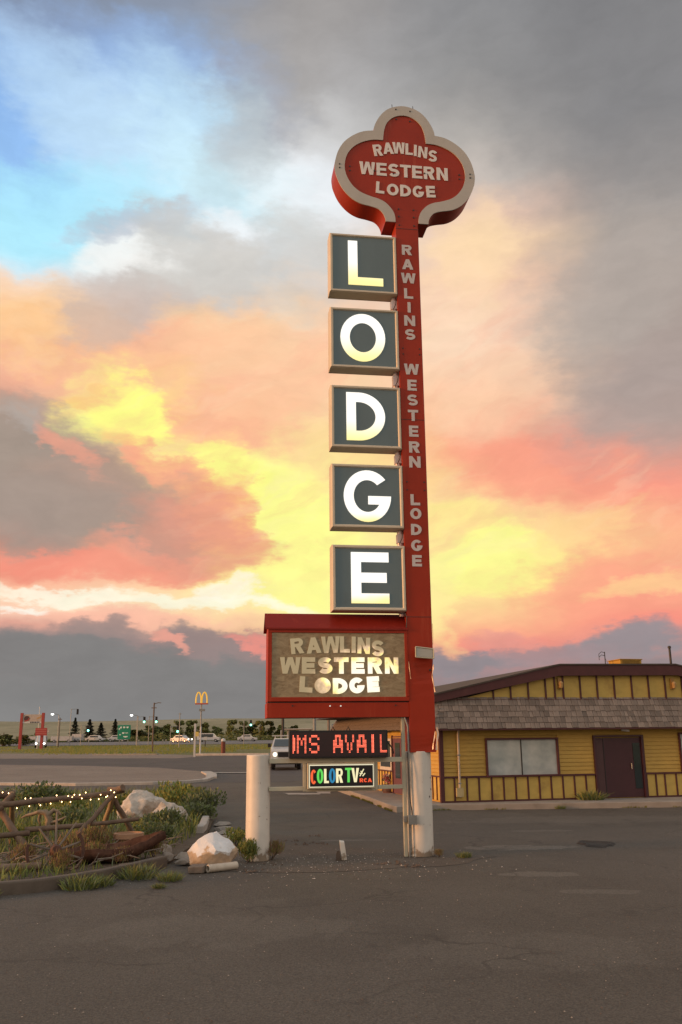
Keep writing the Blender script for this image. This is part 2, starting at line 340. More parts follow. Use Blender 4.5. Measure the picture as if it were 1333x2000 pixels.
# ------------------------------------------------------------------ materials
class MT:
    def __init__(s, name):
        s.m = bpy.data.materials.new(name); s.m.use_nodes = True; s.t = s.m.node_tree; s.t.nodes.clear()
        s.out = s.n('ShaderNodeOutputMaterial'); s.b = s.n('ShaderNodeBsdfPrincipled'); s.l(s.b.outputs[0], s.out.inputs[0])
        s._tc = None
    def n(s, t, **kw):
        x = s.t.nodes.new(t)
        for k, v in kw.items(): setattr(x, k, v)
        return x
    def l(s, a, b): s.t.links.new(a, b)
    def co(s, which='Object'):
        if not s._tc: s._tc = s.n('ShaderNodeTexCoord')
        return s._tc.outputs[which]
    def noise(s, scale, detail=4, rough=.55, src=None, sc=(1, 1, 1), dist=0):
        m = s.n('ShaderNodeMapping'); m.inputs['Scale'].default_value = sc; s.l(src or s.co(), m.inputs[0])
        x = s.n('ShaderNodeTexNoise'); x.inputs['Scale'].default_value = scale; x.inputs['Detail'].default_value = detail; x.inputs['Roughness'].default_value = rough; x.inputs['Distortion'].default_value = dist
        s.l(m.outputs[0], x.inputs['Vector']); return x.outputs['Fac']
    def map(s, v, a, b, c=0.0, d=1.0, sm=False):
        x = s.n('ShaderNodeMapRange', interpolation_type='SMOOTHSTEP' if sm else 'LINEAR'); s.l(v, x.inputs[0])
        for i, q in enumerate((a, b, c, d)): x.inputs[i + 1].default_value = q
        return x.outputs[0]
    def mix(s, f, a, b, mode='MIX'):
        x = s.n('ShaderNodeMix', data_type='RGBA', blend_type=mode)
        if isinstance(f, (int, float)): x.inputs[0].default_value = f
        else: s.l(f, x.inputs[0])
        for i, v in ((6, a), (7, b)):
            if isinstance(v, tuple): x.inputs[i].default_value = v if len(v) == 4 else v + (1,)
            else: s.l(v, x.inputs[i])
        return x.outputs[2]
    def math(s, op, a, b=None):
        x = s.n('ShaderNodeMath', operation=op)
        for i, v in enumerate((a, b)):
            if v is None: continue
            if isinstance(v, (int, float)): x.inputs[i].default_value = v
            else: s.l(v, x.inputs[i])
        return x.outputs[0]
    def scale(s, c, f):
        x = s.n('ShaderNodeVectorMath', operation='SCALE')
        if isinstance(c, tuple): x.inputs[0].default_value = c[:3]
        else: s.l(c, x.inputs[0])
        s.l(f, x.inputs['Scale']); return x.outputs[0]
    def rand(s): return s.n('ShaderNodeObjectInfo').outputs['Random']
    def bump(s, h, strength=.3, dist=.01):
        x = s.n('ShaderNodeBump'); x.inputs['Strength'].default_value = strength; x.inputs['Distance'].default_value = dist; s.l(h, x.inputs['Height']); s.l(x.outputs[0], s.b.inputs['Normal'])
    def color(s, c):
        if isinstance(c, tuple): s.b.inputs['Base Color'].default_value = c if len(c) == 4 else c + (1,)
        else: s.l(c, s.b.inputs['Base Color'])
    def set(s, rough=None, metal=None, spec=None, emit=None, estr=None):
        if rough is not None: s.b.inputs['Roughness'].default_value = rough
        if metal is not None: s.b.inputs['Metallic'].default_value = metal
        if spec is not None: s.b.inputs['Specular IOR Level'].default_value = spec
        if emit is not None:
            if isinstance(emit, tuple): s.b.inputs['Emission Color'].default_value = emit + (1,)
            else: s.l(emit, s.b.inputs['Emission Color'])
            s.b.inputs['Emission Strength'].default_value = estr or 1
        return s
def simple(name, c, rough=.6, var=.18, scale=6, metal=0, bump=0, rnd=0, spec=.4, grime=None, stretch=(1, 1, 1)):
    m = MT(name); f = m.map(m.noise(scale, 5, .6, sc=stretch), .3, .7, 1 - var, 1 + var)
    if rnd: f = m.math('MULTIPLY', f, m.map(m.rand(), 0, 1, 1 - rnd, 1 + rnd))
    cc = m.scale(tuple(c), f)
    if grime: cc = m.mix(m.map(m.noise(scale * .4, 6, .65), .56, .72, 0, grime[1], True), cc, grime[0])
    m.color(cc); m.set(rough, metal, spec)
    if bump: m.bump(m.noise(scale * 4, 4, .6, sc=stretch), bump, .01)
    return m.m
def glow(name, c, s, base=(.02, .02, .02)):
    m = MT(name); m.color(base); m.set(.4, emit=c, estr=s); return m.m

M = {}
def paint(name, c, worn, rough=.5, streak=.5):
    m = MT(name); f = m.map(m.noise(1.1, 4, .55), .3, .7, .86, 1.12); cc = m.scale(c, f)
    st = m.map(m.noise(9, 5, .6, sc=(1, 1, .07)), .56, .72, 0, streak, True); cc = m.mix(st, cc, worn)                     # faded runs
    sp_ = m.map(m.noise(26, 3, .6), .70, .76, 0, .6, True); cc = m.mix(sp_, cc, tuple(x * .45 for x in c))                   # chips
    m.color(cc); m.set(rough, spec=.22); m.bump(m.noise(2.2, 3, .5, sc=(1, 1, .5)), .12, .02); return m.m
M['red'] = paint('sign_red', (.305, .027, .008), (.39, .066, .028))
M['darkred'] = paint('sign_trim_red', (.20, .014, .006), (.26, .03, .014))
M['cream'] = simple('sign_cream', (.56, .49, .37), .5, .07, 2, grime=((.36, .29, .20), .35))
mp0 = MT('post_white'); cc0 = mp0.scale((.60, .56, .49), mp0.map(mp0.noise(3, 5), .3, .7, .9, 1.08))
cc0 = mp0.mix(mp0.map(mp0.noise(7, 5, .6, sc=(1, 1, .12)), .55, .72, 0, .55, True), cc0, (.40, .33, .24))      # rust and dirt runs
cc0 = mp0.mix(mp0.map(mp0.noise(16, 4, .65), .66, .72, 0, .8, True), cc0, (.22, .16, .11))                     # chips
z0_ = mp0.n('ShaderNodeSeparateXYZ'); mp0.l(mp0.co(), z0_.inputs[0])
sp0 = mp0.map(mp0.math('ADD', z0_.outputs[2], mp0.map(mp0.noise(6, 5, .65), .3, .7, -.11, .11)), .03, .10, .85, 0, True)
cc0 = mp0.mix(sp0, cc0, (.19, .13, .075)); mp0.color(cc0); mp0.set(.5); mp0.bump(mp0.noise(5, 4), .12, .01); M['white_paint'] = mp0.m   # splashed mud at the foot
M['olive_paint'] = simple('frame_paint', (.44, .41, .30), .5, .1, 4, grime=((.26, .22, .14), .5))
M['border'] = simple('border_white', (.43, .40, .35), .5, .07, 2, grime=((.30, .26, .21), .35))
M['letter_grey'] = simple('letter_vinyl', (.52, .48, .46), .5, .06, 6)
M['letter_cream'] = simple('letter_cream', (.68, .64, .59), .5, .08, 6)
M['slate'] = simple('slate_panel', (.118, .168, .182), .45, .07, 1.2, spec=.35, grime=((.09, .11, .11), .4), stretch=(1, 1, .3))
M['core'] = simple('galvanised_pipe', (.50, .42, .40), .4, .1, 6, metal=.2)
M['bolt'] = simple('bolt_dark', (.03, .025, .022), .5, .1, 20)
M['black'] = simple('black_plastic', (.012, .011, .012), .35, .1, 6)
M['grey_metal'] = simple('grey_metal', (.22, .23, .22), .45, .12, 8, metal=.4)
M['tear'] = simple('torn_sheet_metal', (.40, .34, .29), .35, .2, 12, metal=.5)

# ------------------------------------------------------------------ lettering
def arc(cx, cz, rx, rz, a0, a1, n=14):
    return [(cx + rx * math.cos(R(a0 + (a1 - a0) * i / n)), cz + rz * math.sin(R(a0 + (a1 - a0) * i / n))) for i in range(n + 1)]
def stroke(pts, t):
    """outline of a thick polyline"""
    a = []; b = []
    for i, p in enumerate(pts):
        q0 = pts[max(i - 1, 0)]; q1 = pts[min(i + 1, len(pts) - 1)]
        dx, dz = q1[0] - q0[0], q1[1] - q0[1]; d = math.hypot(dx, dz) or 1
        nx, nz = -dz / d * t / 2, dx / d * t / 2
        a.append((p[0] + nx, p[1] + nz)); b.append((p[0] - nx, p[1] - nz))
    return a + b[::-1]
def glyph(ch, w, h, t, th=None):
    x, z = w / 2, h / 2; th = th or t * .92
    if ch == 'I': return [[(-t / 2, -z), (t / 2, -z), (t / 2, z), (-t / 2, z)]]
    if ch == 'L': return [[(-x, -z), (x, -z), (x, -z + th), (-x + t, -z + th), (-x + t, z), (-x, z)]]
    if ch == 'T': return [[(-t / 2, -z), (t / 2, -z), (t / 2, z - th), (x, z - th), (x, z), (-x, z), (-x, z - th), (-t / 2, z - th)]]
    if ch == 'E':
        m = x * .88
        return [[(-x, -z), (x, -z), (x, -z + th), (-x + t, -z + th), (-x + t, -th / 2), (m, -th / 2), (m, th / 2), (-x + t, th / 2), (-x + t, z - th), (x, z - th), (x, z), (-x, z)]]
    if ch == 'N': return [[(-x, -z), (-x + t, -z), (-x + t, z - t * 1.6), (x - t, -z), (x, -z), (x, z), (x - t, z), (x - t, -z + t * 1.6), (-x + t, z), (-x, z)]]
    if ch == 'V': return [[(-t * .55, -z), (t * .55, -z), (x, z), (x - t * 1.1, z), (0, -z + t * 1.1), (-x + t * 1.1, z), (-x, z)]]
    if ch == 'W':
        a = x * .5; s = t * 1.02
        return [[(-a - s * .5, -z), (-a + s * .5, -z), (0, z - t * 1.5), (a - s * .5, -z), (a + s * .5, -z), (x, z), (x - s, z), (a, -z + t * 1.6), (s * .5, z), (-s * .5, z), (-a, -z + t * 1.6), (-x + s, z), (-x, z)]]
    if ch == 'A':
        s = t * 1.1; zb = -z + h * .2; zc = zb + th * .85; k = (x - t * .55) / h
        ix = lambda zz: max(.002, x - s - (zz + z) * k)
        zt = min(z - th * .9, -z + (x - s) / k * .97)
        return [[(-x, -z), (-x + s, -z), (-ix(zb), zb), (ix(zb), zb), (x - s, -z), (x, -z), (t * .55, z), (-t * .55, z)], [(-ix(zc), zc), (0, zt), (ix(zc), zc)]]
    if ch == 'O': return [arc(0, 0, x, z, 0, 360, 40)[:-1], arc(0, 0, x - t, z - th, 0, -360, 40)[:-1]]
    if ch == 'D':
        xa_ = -x + w * .32
        return [[(-x, -z)] + arc(xa_, 0, x - xa_, z, -90, 90, 22) + [(-x, z)], [(-x + t, z - th)] + arc(xa_, 0, x - xa_ - t, z - th, 90, -90, 22) + [(-x + t, -z + th)]]
    if ch == 'C': return [arc(0, 0, x, z, 42, 318, 34) + arc(0, 0, x - t, z - th, 318, 42, 34)]
    if ch == 'G':
        zb = -t * .86; a1 = math.degrees(math.asin(max(-1, min(1, zb / (z - th)))))
        xi = (x - t) * math.cos(R(a1))
        return [arc(0, 0, x, z, 40, 360, 36) + [(x * .03, 0), (x * .03, zb), (xi, zb)] + arc(0, 0, x - t, z - th, 360 + a1, 44, 32)]
    if ch == 'R':
        zb = -h * .06; bh = (z - zb) / 2; bc = z - bh; xa_ = x - w * .38
        return [[(-x, -z), (-x + t, -z), (-x + t, zb), (-x + t + w * .06, zb), (x - t * 1.15, -z), (x, -z), (x - w * .26, zb + h * .02)] + arc(xa_, bc, x - xa_ - w * .03, bh, -62, 90, 14) + [(-x, z)],
                [(-x + t, zb + th * .85), (-x + t, z - th)] + arc(xa_, bc, max(.005, x - xa_ - t - w * .03), max(.005, bh - th * .9), 90, -90, 10)]
    if ch == 'S':
        rz = (h - th) / 4; rx = (w - t) / 2
        c = arc(0, rz, rx, rz, 28, 258, 18) + arc(0, -rz, rx, rz, 78, -152, 18)
        return [stroke(c, (t + th) / 2)]
    raise ValueError(ch)
def place(loops, u, z, rot=0.0):
    c, s = math.cos(rot), math.sin(rot)
    return [[(u + p[0] * c - p[1] * s, z + p[0] * s + p[1] * c) for p in l] for l in loops]
def letter(name_parent, ch, u, z, w, h, t, y0, y1, mat, rot=0.0, th=None, nm='letter'):
    return MB().prism(place(glyph(ch, w, h, t, th), u, z, rot), y0, y1).build(nm, mat, name_parent)

# ================================================================== the pylon sign
SIGN = thing('motel_sign', 'tall red pylon sign with cloverleaf top and five lit letter boxes', 'motel sign', (1.103, 13.271, 0), R(8.26))
# --- posts
MB().lathe([(.183, 0), (.183, 1.418), (.176, 1.425)], (.008, .19, 0), 40).build('post', M['white_paint'], SIGN, 35)
MB().lathe([(.167, 0), (.167, 1.396), (.160, 1.403)], (-2.306, .19, 0), 40).build('post', M['white_paint'], SIGN, 35)
# --- red clad pole: sheet-metal box, right edge crumpled near the foot
zs = [1.412, 1.44, 1.50, 1.56, 1.62, 1.70, 1.80, 1.90, 2.0, 2.1, 2.2, 2.3, 2.38, 2.46, 2.54, 2.62, 2.70, 2.8, 2.95, 3.2, 4.5, 6, 8, 9.7, 9.99]
dent = {1.44: .012, 1.50: -.02, 1.56: .014, 1.62: -.006, 1.9: .002, 2.1: .0, 2.3: -.008, 2.38: .006, 2.46: -.022, 2.54: -.034, 2.62: -.030, 2.70: -.012, 2.8: .004}
pole = MB(); ring = []
for z in zs:
    d = dent.get(z, 0); e = .004 * (z - 1.4) / 8
    ring.append([(-.136, .02, z), (.235 + d + e, .02 + abs(d) * .5, z), (.245 + d * .4 + e, .04, z), (.245 + e, .37, z), (-.136, .37, z)])
vs = [p for r in ring for p in r]; fs = []
for i in range(len(zs) - 1):
    for k in range(5): fs.append((i * 5 + k, i * 5 + (k + 1) % 5, i * 5 + 5 + (k + 1) % 5, i * 5 + 5 + k))
fs += [(4, 3, 2, 1, 0), tuple((len(zs) - 1) * 5 + k for k in range(5))]
pole.add(vs, fs); POLE = pole.build('pole', M['red'], SIGN)
# torn strips of the cladding curling off the corner
def strip(pts, w, nm='torn_flap'):
    m = MB(); v = []; f = []
    for i, (u, w_, z) in enumerate(pts): v += [(u, w_, z), (u + w * (1 if i % 2 else .6), w_ - .012, z + .004)]
    for i in range(len(pts) - 1): f.append((2 * i, 2 * i + 1, 2 * i + 3, 2 * i + 2))
    m.add(v, f); return m.build(nm, M['tear'], POLE)
strip([(.236, .008, 2.66), (.222, .004, 2.58), (.206, .002, 2.50), (.214, .004, 2.42), (.232, .006, 2.34), (.240, .008, 2.26)], .012)
strip([(.226, .012, 1.70), (.208, .004, 1.62), (.190, .0, 1.54), (.176, .0, 1.45)], .014)
strip([(.246, .01, 1.76), (.252, .0, 1.66), (.236, -.006, 1.55), (.222, -.01, 1.44)], .03)
strip([(.243, .012, 3.26), (.244, .010, 3.1), (.240, .010, 2.95)], .006)
strip([(-.134, .010, 2.70), (-.128, .006, 2.58), (-.118, .006, 2.50), (-.112, .008, 2.45)], .007)
# bolts on the pole face, seen as dark dots
def bolt(u, z, parent, y=.018, r=.014): return MB().add([(u + r * math.cos(a * math.pi / 4), y - .006, z + r * math.sin(a * math.pi / 4)) for a in range(8)] + [(u + r * math.cos(a * math.pi / 4), y + .004, z + r * math.sin(a * math.pi / 4)) for a in range(8)], [tuple(range(8))] + [(i, i + 8, (i + 1) % 8 + 8, (i + 1) % 8) for i in range(8)]).build('bolt', M['bolt'], parent)
for z in (7.70, 7.60, 5.46, 5.33):
    for u in (-.075, .195): bolt(u, z, POLE, r=.011)
bolt(.19, 2.58, POLE, r=.016)
for z in (9.86, 6.48, 3.36): MB().box(-.134, .236, .0165, .0215, z, z + .007).build('panel_seam', M['bolt'], POLE)
# lettering down the pole
for ch, u, z, hh in zip('RAWLINS' 'WESTERN' 'LODGE', [.039, .045, .05, .046, .047, .049, .05, .054, .055, .056, .056, .058, .06, .06, .048, .049, .049, .049, .044],
        [9.47, 9.206, 8.953, 8.675, 8.426, 8.189, 7.945, 7.339, 7.067, 6.814, 6.555, 6.291, 6.028, 5.785, 5.173, 4.953, 4.702, 4.454, 4.216], [.185] * 7 + [.185] * 7 + [.175] * 5):
    ww = {'W': .245, 'I': .06, 'N': .18, 'L': .15, 'A': .19, 'E': .15, 'T': .165, 'S': .165, 'O': .175, 'G': .175, 'D': .165, 'R': .17}[ch]
    letter(POLE, ch, u, z, ww, hh, .050 if ch != 'S' else .042, .014, .021, M['letter_grey'], th=.042)
# pale pipe core that shows in the gaps between the letter boxes
MB().tube([(-.185, .14, 3.38), (-.185, .14, 9.7)], .045, 12).build('pipe_core', M['core'], SIGN, 40)
for z0, z1 in ((8.36, 8.63), (7.02, 7.31), (5.72, 5.975), (4.445, 4.70)):
    MB().box(-.235, -.137, .09, .19, z0 + .06, z1 - .06).build('bracket', M['core'], SIGN)
    MB().tube([(-.21, .08, z0 + .03), (-.17, .05, z0 + .12), (-.150, .03, z1 + .0)], .006, 5).build('cable', M['bolt'], SIGN)
# --- cloverleaf cabinet
CU = .056
OUT = [(0, 12.252), (.215, 12.20), (.355, 12.095), (.46, 11.945), (.525, 11.79), (.534, 11.712), (.71, 11.68), (.885, 11.59), (1.05, 11.44), (1.16, 11.24), (1.214, 11.01), (1.212, 10.88), (1.186, 10.755), (1.10, 10.555), (.955, 10.38), (.79, 10.28), (.61, 10.24), (.485, 10.20), (.41, 10.125), (.374, 10.04), (.366, 9.975)]
INN = [(0, 12.062), (.165, 12.02), (.292, 11.90), (.352, 11.735), (.375, 11.538), (.545, 11.53), (.725, 11.472), (.885, 11.365), (1.0, 11.20), (1.046, 10.99), (1.02, 10.805), (.93, 10.63), (.797, 10.505), (.62, 10.43), (.475, 10.39), (.355, 10.325), (.25, 10.205), (.205, 10.09), (.196, 9.975)]
def smooth2(pts, sharp):
    out = []
    n = len(pts)
    for i in range(n - 1):
        p0 = pts[i - 1] if i > 0 and i not in sharp else (pts[i] if i else (-pts[1][0], pts[1][1])); p1 = pts[i]; p2 = pts[i + 1]; p3 = pts[i + 2] if i + 2 < n and (i + 1) not in sharp else pts[i + 1]
        for k in range(4):
            t = k / 4; out.append(tuple(.5 * (2 * p1[j] + (p2[j] - p0[j]) * t + (2 * p0[j] - 5 * p1[j] + 4 * p2[j] - p3[j]) * t * t + (-p0[j] + 3 * p1[j] - 3 * p2[j] + p3[j]) * t ** 3) for j in (0, 1)))
    out.append(pts[-1]); return out
def sym(h): return [(CU + x, z) for x, z in h] + [(CU - x, z) for x, z in reversed(h[1:])]
oo = sym(smooth2(OUT, {5})); ii = sym(smooth2(INN, {4}))
CLO = MB().prism([oo], .022, .43).build('clover_cabinet', M['red'], SIGN, 30)
# cream border, a ring open where the stem runs into the pole
h1 = smooth2(OUT, {5}); h2 = smooth2(INN, {4})
bor = [(CU + x, z) for x, z in h1[::-1]] + [(CU - x, z) for x, z in h1[1:]] + [(CU - x, z) for x, z in h2[::-1]] + [(CU + x, z) for x, z in h2[1:]]
MB().prism([bor], .004, .021).build('border', M['border'], CLO, 30)
for ch, u, z, rot, w in (('R', -.412, 11.335, .16, .155), ('A', -.232, 11.39, .10, .185), ('W', -.045, 11.412, .04, .215), ('L', .135, 11.405, -.02, .13), ('I', .243, 11.392, -.05, .06), ('N', .372, 11.368, -.10, .16), ('S', .548, 11.31, -.16, .155)):
    letter(CLO, ch, u, z, w, .222, .049, .012, .0215, M['letter_cream'], rot, .044)
for ch, u, w in zip('WESTERN', (-.60, -.355, -.142, .062, .262, .472, .700), (.27, .175, .19, .19, .175, .19, .195)):
    letter(CLO, ch, u, 10.968, w, .245, .058, .012, .0215, M['letter_cream'], 0, .05)
for ch, u, z, rot, w in (('L', -.385, 10.612, -.07, .145), ('O', -.172, 10.592, -.03, .20), ('D', .05, 10.588, 0, .185), ('G', .27, 10.592, .03, .195), ('E', .487, 10.608, .06, .155)):
    letter(CLO, ch, u, z, w, .222, .053, .012, .0215, M['letter_cream'], rot, .052)
for u, z in ((-.08, 12.17), (.17, 12.155), (-.075, 11.985), (.165, 11.965), (-1.075, 11.0), (-1.075, 10.93), (-.9, 10.98), (-.9, 10.9), (1.19, 11.0), (1.19, 10.93), (1.0, 10.98), (1.0, 10.9), (-.08, 10.23), (.175, 10.23), (-.08, 10.09), (.175, 10.09), (-.075, 9.93), (.175, 9.93), (-.48, 10.93), (-.15, 10.9), (.39, 10.95)): bolt(u, z, CLO, .004 if abs(u - CU) > 1.05 or z > 12.1 else .010 if z in (10.93, 10.9, 10.95) and abs(u) < .5 else .018, .014)
for u in (-.13, .24): MB().tube([(u, .06, 12.19), (u - .005, .06, 12.31)], .006, 5).build('spike', M['bolt'], CLO)
# --- five letter boxes
def backlit(name, z0, z1, top=(1.0, .97, .90), bot=(.93, .80, .30), st=1.05):
    m = MT(name); sx = m.n('ShaderNodeSeparateXYZ'); m.l(m.co(), sx.inputs[0])
    f = m.map(m.math('ADD', sx.outputs[2], m.map(m.noise(1.5, 2), .3, .7, -.06, .06)), z0 * K, z1 * K, 0, 1, True)
    c = m.mix(f, bot, top); m.color((.3, .28, .22)); m.set(.4, emit=c, estr=st); return m.m
BOX = [('L', 8.632, 9.697, -.662, 9.175, .577, .80, .155, .14), ('O', 7.31, 8.36, -.728, 7.846, .728, .827, .15, .158), ('D', 5.978, 7.0155, -.703, 6.503, .615, .795, .152, .158), ('G', 4.704, 5.718, -.70, 5.213, .735, .818, .154, .155), ('E', 3.443, 4.443, -.682, 3.945, .575, .775, .152, .15)]
UL, UR = -1.258, -.139
for ch, z0, z1, u, zc, w, h, t, th in BOX:
    b = MB().box(UL, UR, .03, .27, z0, z1).build('letter_box', M['cream'], SIGN, bevel=.006)
    b['label'] = 'letter box with the glowing letter ' + ch
    fr = MB(); q = .022; s = .058      # bevelled picture frame: outer chamfer, flat rim, inner chamfer
    prof = [(0, .029), (q * .7, .0), (q + .018, .0), (s, .026)]
    vs = []; fs = []
    for d, y in prof: vs += [(UL + d, y, z0 + d), (UR - d, y, z0 + d), (UR - d, y, z1 - d), (UL + d, y, z1 - d)]
    for i in range(3):
        for k in range(4): fs.append((i * 4 + k, i * 4 + (k + 1) % 4, i * 4 + 4 + (k + 1) % 4, i * 4 + 4 + k))
    fr.add(vs, fs).build('frame', M['cream'], b)
    MB().box(UL + s - .004, UR - s + .004, .0215, .0295, z0 + s - .004, z1 - s + .004).build('panel', M['slate'], b)
    zt = {'L': (9.0, 9.25), 'O': (7.65, 8.05), 'D': (6.15, 6.5), 'G': (4.8, 5.0), 'E': (3.55, 3.80)}[ch]
    letter(b, ch, u, zc, w, h, t, .014, .021, backlit('backlit_' + ch, zc - h * .5, zc + h * (.12 if ch in 'LO' else -.02 if ch == 'D' else -.3)), th=th)
MB().tube([(-.30, .04, 3.42), (-.16, .03, 3.41), (-.14, .02, 3.36), (-.15, .01, 3.20)], .008, 6).build('cable', M['bolt'], SIGN)
# --- lower cabinet with gable roof
CAB = MB().box(-2.196, -.139, .04, .52, 2.132, 3.17).build('cabinet', M['red'], SIGN, bevel=.006)
rf = MB(); A0, A1 = -2.235, -.128
prof = [(-.005, 3.160), (.28, 3.405), (.565, 3.160)]; prof2 = [(-.005, 3.185), (.28, 3.43), (.565, 3.185)]
vs = [(u, y, z) for u in (A0, A1) for (y, z) in prof + prof2[::-1]]
rf.add(vs, [(0, 1, 4, 5), (1, 2, 3, 4), (11, 10, 7, 6), (10, 9, 8, 7), (0, 6, 7, 1), (1, 7, 8, 2), (5, 4, 10, 11), (4, 3, 9, 10), (0, 5, 11, 6), (2, 8, 9, 3)]).build('roof', M['darkred'], CAB, recalc=True)
MB().add([(-2.19, .042, 3.168), (-2.19, .518, 3.168), (-2.19, .28, 3.395)], [(0, 2, 1)]).build('gable_end', M['red'], CAB)
MB().box(-2.203, -.138, .03, .53, 1.908, 2.118).build('skirt', M['red'], CAB, bevel=.005)
MB().box(-2.19, -.142, .05, .50, 2.110, 2.140).build('seam', M['bolt'], CAB)
fr = MB()
for d0, d1, y0, y1 in ((0, .052, .012, .045),):
    fr.box(-2.199, -.138, y0, y1, 2.136, 2.196).box(-2.199, -.138, y0, y1, 3.118, 3.166).box(-2.199, -2.142, y0 + .001, y1, 2.1965, 3.1175).box(-.182, -.138, y0 + .001, y1, 2.1965, 3.1175)
fr.build('panel_frame', M['red'], CAB, bevel=.004)
mp = MT('weathered_plastic')
a = mp.noise(5, 7, .65, sc=(1, 1, 2.2), dist=1.2); b2 = mp.noise(14, 6, .7, sc=(1, 1, 1.8))
cc = mp.mix(mp.map(a, .35, .68, 0, 1), (.21, .15, .075), (.36, .285, .165)); cc = mp.mix(mp.map(b2, .55, .7, 0, .55), cc, (.15, .11, .06)); cc = mp.mix(mp.map(mp.noise(2.2, 4), .56, .72, 0, .6), cc, (.33, .19, .09))
mp.color(cc); mp.set(.55); mp.bump(b2, .3, .006)
MB().box(-2.145, -.179, .026, .044, 2.193, 3.121).build('panel', mp.m, CAB)
# translucent letters lit unevenly by the tubes behind them
ml = MT('patchy_backlit_letter')
sx = ml.n('ShaderNodeSeparateXYZ'); ml.l(ml.co(), sx.inputs[0])
du = ml.math('MULTIPLY', ml.math('SUBTRACT', sx.outputs[0], -.80 * K), .92); dz = ml.math('MULTIPLY', ml.math('SUBTRACT', sx.outputs[2], 2.44 * K), 1.45)
dd = ml.math('SQRT', ml.math('ADD', ml.math('MULTIPLY', du, du), ml.math('MULTIPLY', dz, dz)))
dd = ml.math('ADD', dd, ml.map(ml.noise(3.2, 4, .6), .3, .7, -.20, .20))
g = ml.map(dd, 1.02, .26, 0, 1, True)
rp = ml.n('ShaderNodeValToRGB'); ml.l(g, rp.inputs[0]); e = rp.color_ramp.elements
e[0].position = 0; e[0].color = (.17, .14, .075, 1); e[1].position = 1; e[1].color = (1.0, .96, .82, 1)
for p, c in ((.16, (.33, .23, .13, 1)), (.34, (.62, .43, .27, 1)), (.50, (.92, .74, .24, 1)), (.74, (1.0, .95, .58, 1))): x = e.new(p); x.color = c
ml.color((.35, .3, .2)); ml.set(.5, emit=rp.outputs[0], estr=1.0)
PL = ml.m
for ch, u, z, rot, w, hh in (('R', -1.775, 2.925, .10, .19, .225), ('A', -1.535, 2.935, .07, .215, .23), ('W', -1.285, 2.945, .03, .275, .24), ('L', -1.075, 2.95, 0, .145, .235), ('I', -.945, 2.948, -.02, .07, .235), ('N', -.795, 2.935, -.05, .185, .235), ('S', -.585, 2.895, -.10, .185, .225)):
    letter(CAB, ch, u, z, w, hh, .060, .018, .0255, PL, rot, .052)
for ch, u, w in zip('WESTERN', (-1.875, -1.61, -1.365, -1.13, -.885, -.632, -.385), (.30, .195, .21, .215, .195, .215, .20)):
    letter(CAB, ch, u, 2.645, w, .235, .068, .018, .0255, PL, 0, .066)
for ch, u, z, rot, w in (('L', -1.645, 2.375, -.06, .19), ('O', -1.405, 2.360, -.03, .235), ('D', -1.150, 2.352, 0, .215), ('G', -.905, 2.360, .03, .225), ('E', -.665, 2.376, .05, .18)):
    letter(CAB, ch, u, z, w, .225, .076, .018, .0255, PL, rot, .072)
# shorted counters, filled with glowing plastic in the photograph
for u, z in ((-1.405, 2.360), (-1.148, 2.352), (-.66, 2.90)):
    if u == -1.405: MB().prism([arc(u, z, .085, .075, 0, 360, 14)[:-1]], .0195, .0255).build('letter_fill', PL, CAB)
for u in (-1.30, -1.145): MB().lathe([(.011, 0), (.011, .01)], (0, 0, 0), 8).build('glowing_screw', glow('glowing_screw', (.9, .86, .72), .8), CAB).matrix_local = Matrix.Translation(Vector((u * K, .024 * K, 2.07 * K))) @ Matrix.Rotation(R(90), 4, 'X')  # two screw heads, their brightness put in as a glow
for u in (-1.84, -.34): bolt(u, 2.075, CAB, .030, .012)
# --- tube frame between the posts
for x0, x1, z0, z1, nm in ((-2.16, -.252, 1.284, 1.350, 'rail'), (-2.16, -1.682, .912, .966, 'rail'), (-.610, -.252, .915, .968, 'rail'), (-1.682, -1.640, .900, 1.2835, 'upright'), (-.660, -.612, .905, 1.2835, 'upright'), (-1.640, -.660, .896, .930, 'rail')):
    MB().box(x0, x1, .07, .14, z0, z1).build(nm, M['olive_paint'], SIGN, bevel=.005)
MB().box(-.252, -.202, .07, .13, 0, 1.906).build('upright', M['olive_paint'], SIGN, bevel=.005)
MB().tube([(-.186, .045, .0), (-.186, .045, 1.30), (-.165, .03, 1.45), (-.17, .03, 1.78), (-.205, .05, 1.90)], .012, 8).build('conduit', M['grey_metal'], SIGN, 50)
MB().tube([(-.186, .03, 1.42), (-.178, .0, 1.1), (-.176, -.004, .85), (-.165, -.01, .72), (-.15, -.012, .62), (-.145, -.01, .56)], .008, 6).build('cable', M['bolt'], SIGN, 50)
eb = MB().box(-.215, -.10, -.075, .03, .44, .56).build('junction_box', M['grey_metal'], SIGN, bevel=.008)
MB().box(-.265, -.22, -.01, .05, .465, .545).build('conduit_fitting', M['grey_metal'], eb, bevel=.004)
MB().box(-.218, -.097, -.083, -.076, .437, .563).build('cover', M['grey_metal'], eb, bevel=.003)
# paint chips on the right post
for a, z, r in ((.9, 1.06, .010), (.95, .90, .014), (.7, .80, .012), (1.15, 1.00, .008)):
    x = .008 + .184 * math.sin(a); y = .19 - .184 * math.cos(a)
    MB().add([(x + r * math.cos(t) * math.cos(a), y + r * math.cos(t) * math.sin(a), z + r * 1.2 * math.sin(t * 1.0)) for t in [k * math.pi / 4 + .3 for k in range(8)]], [tuple(range(8))]).build('paint_chip', M['bolt'], SIGN)

def onsign(name, label, cat, u, w, z, rz=0.0):
    m = Matrix.Translation(Vector((1.103, 13.271, 0))) @ Matrix.Rotation(R(8.26), 4, 'Z'); p = m @ Vector((u, w, z))
    return thing(name, label, cat, tuple(p), R(8.26) + rz)
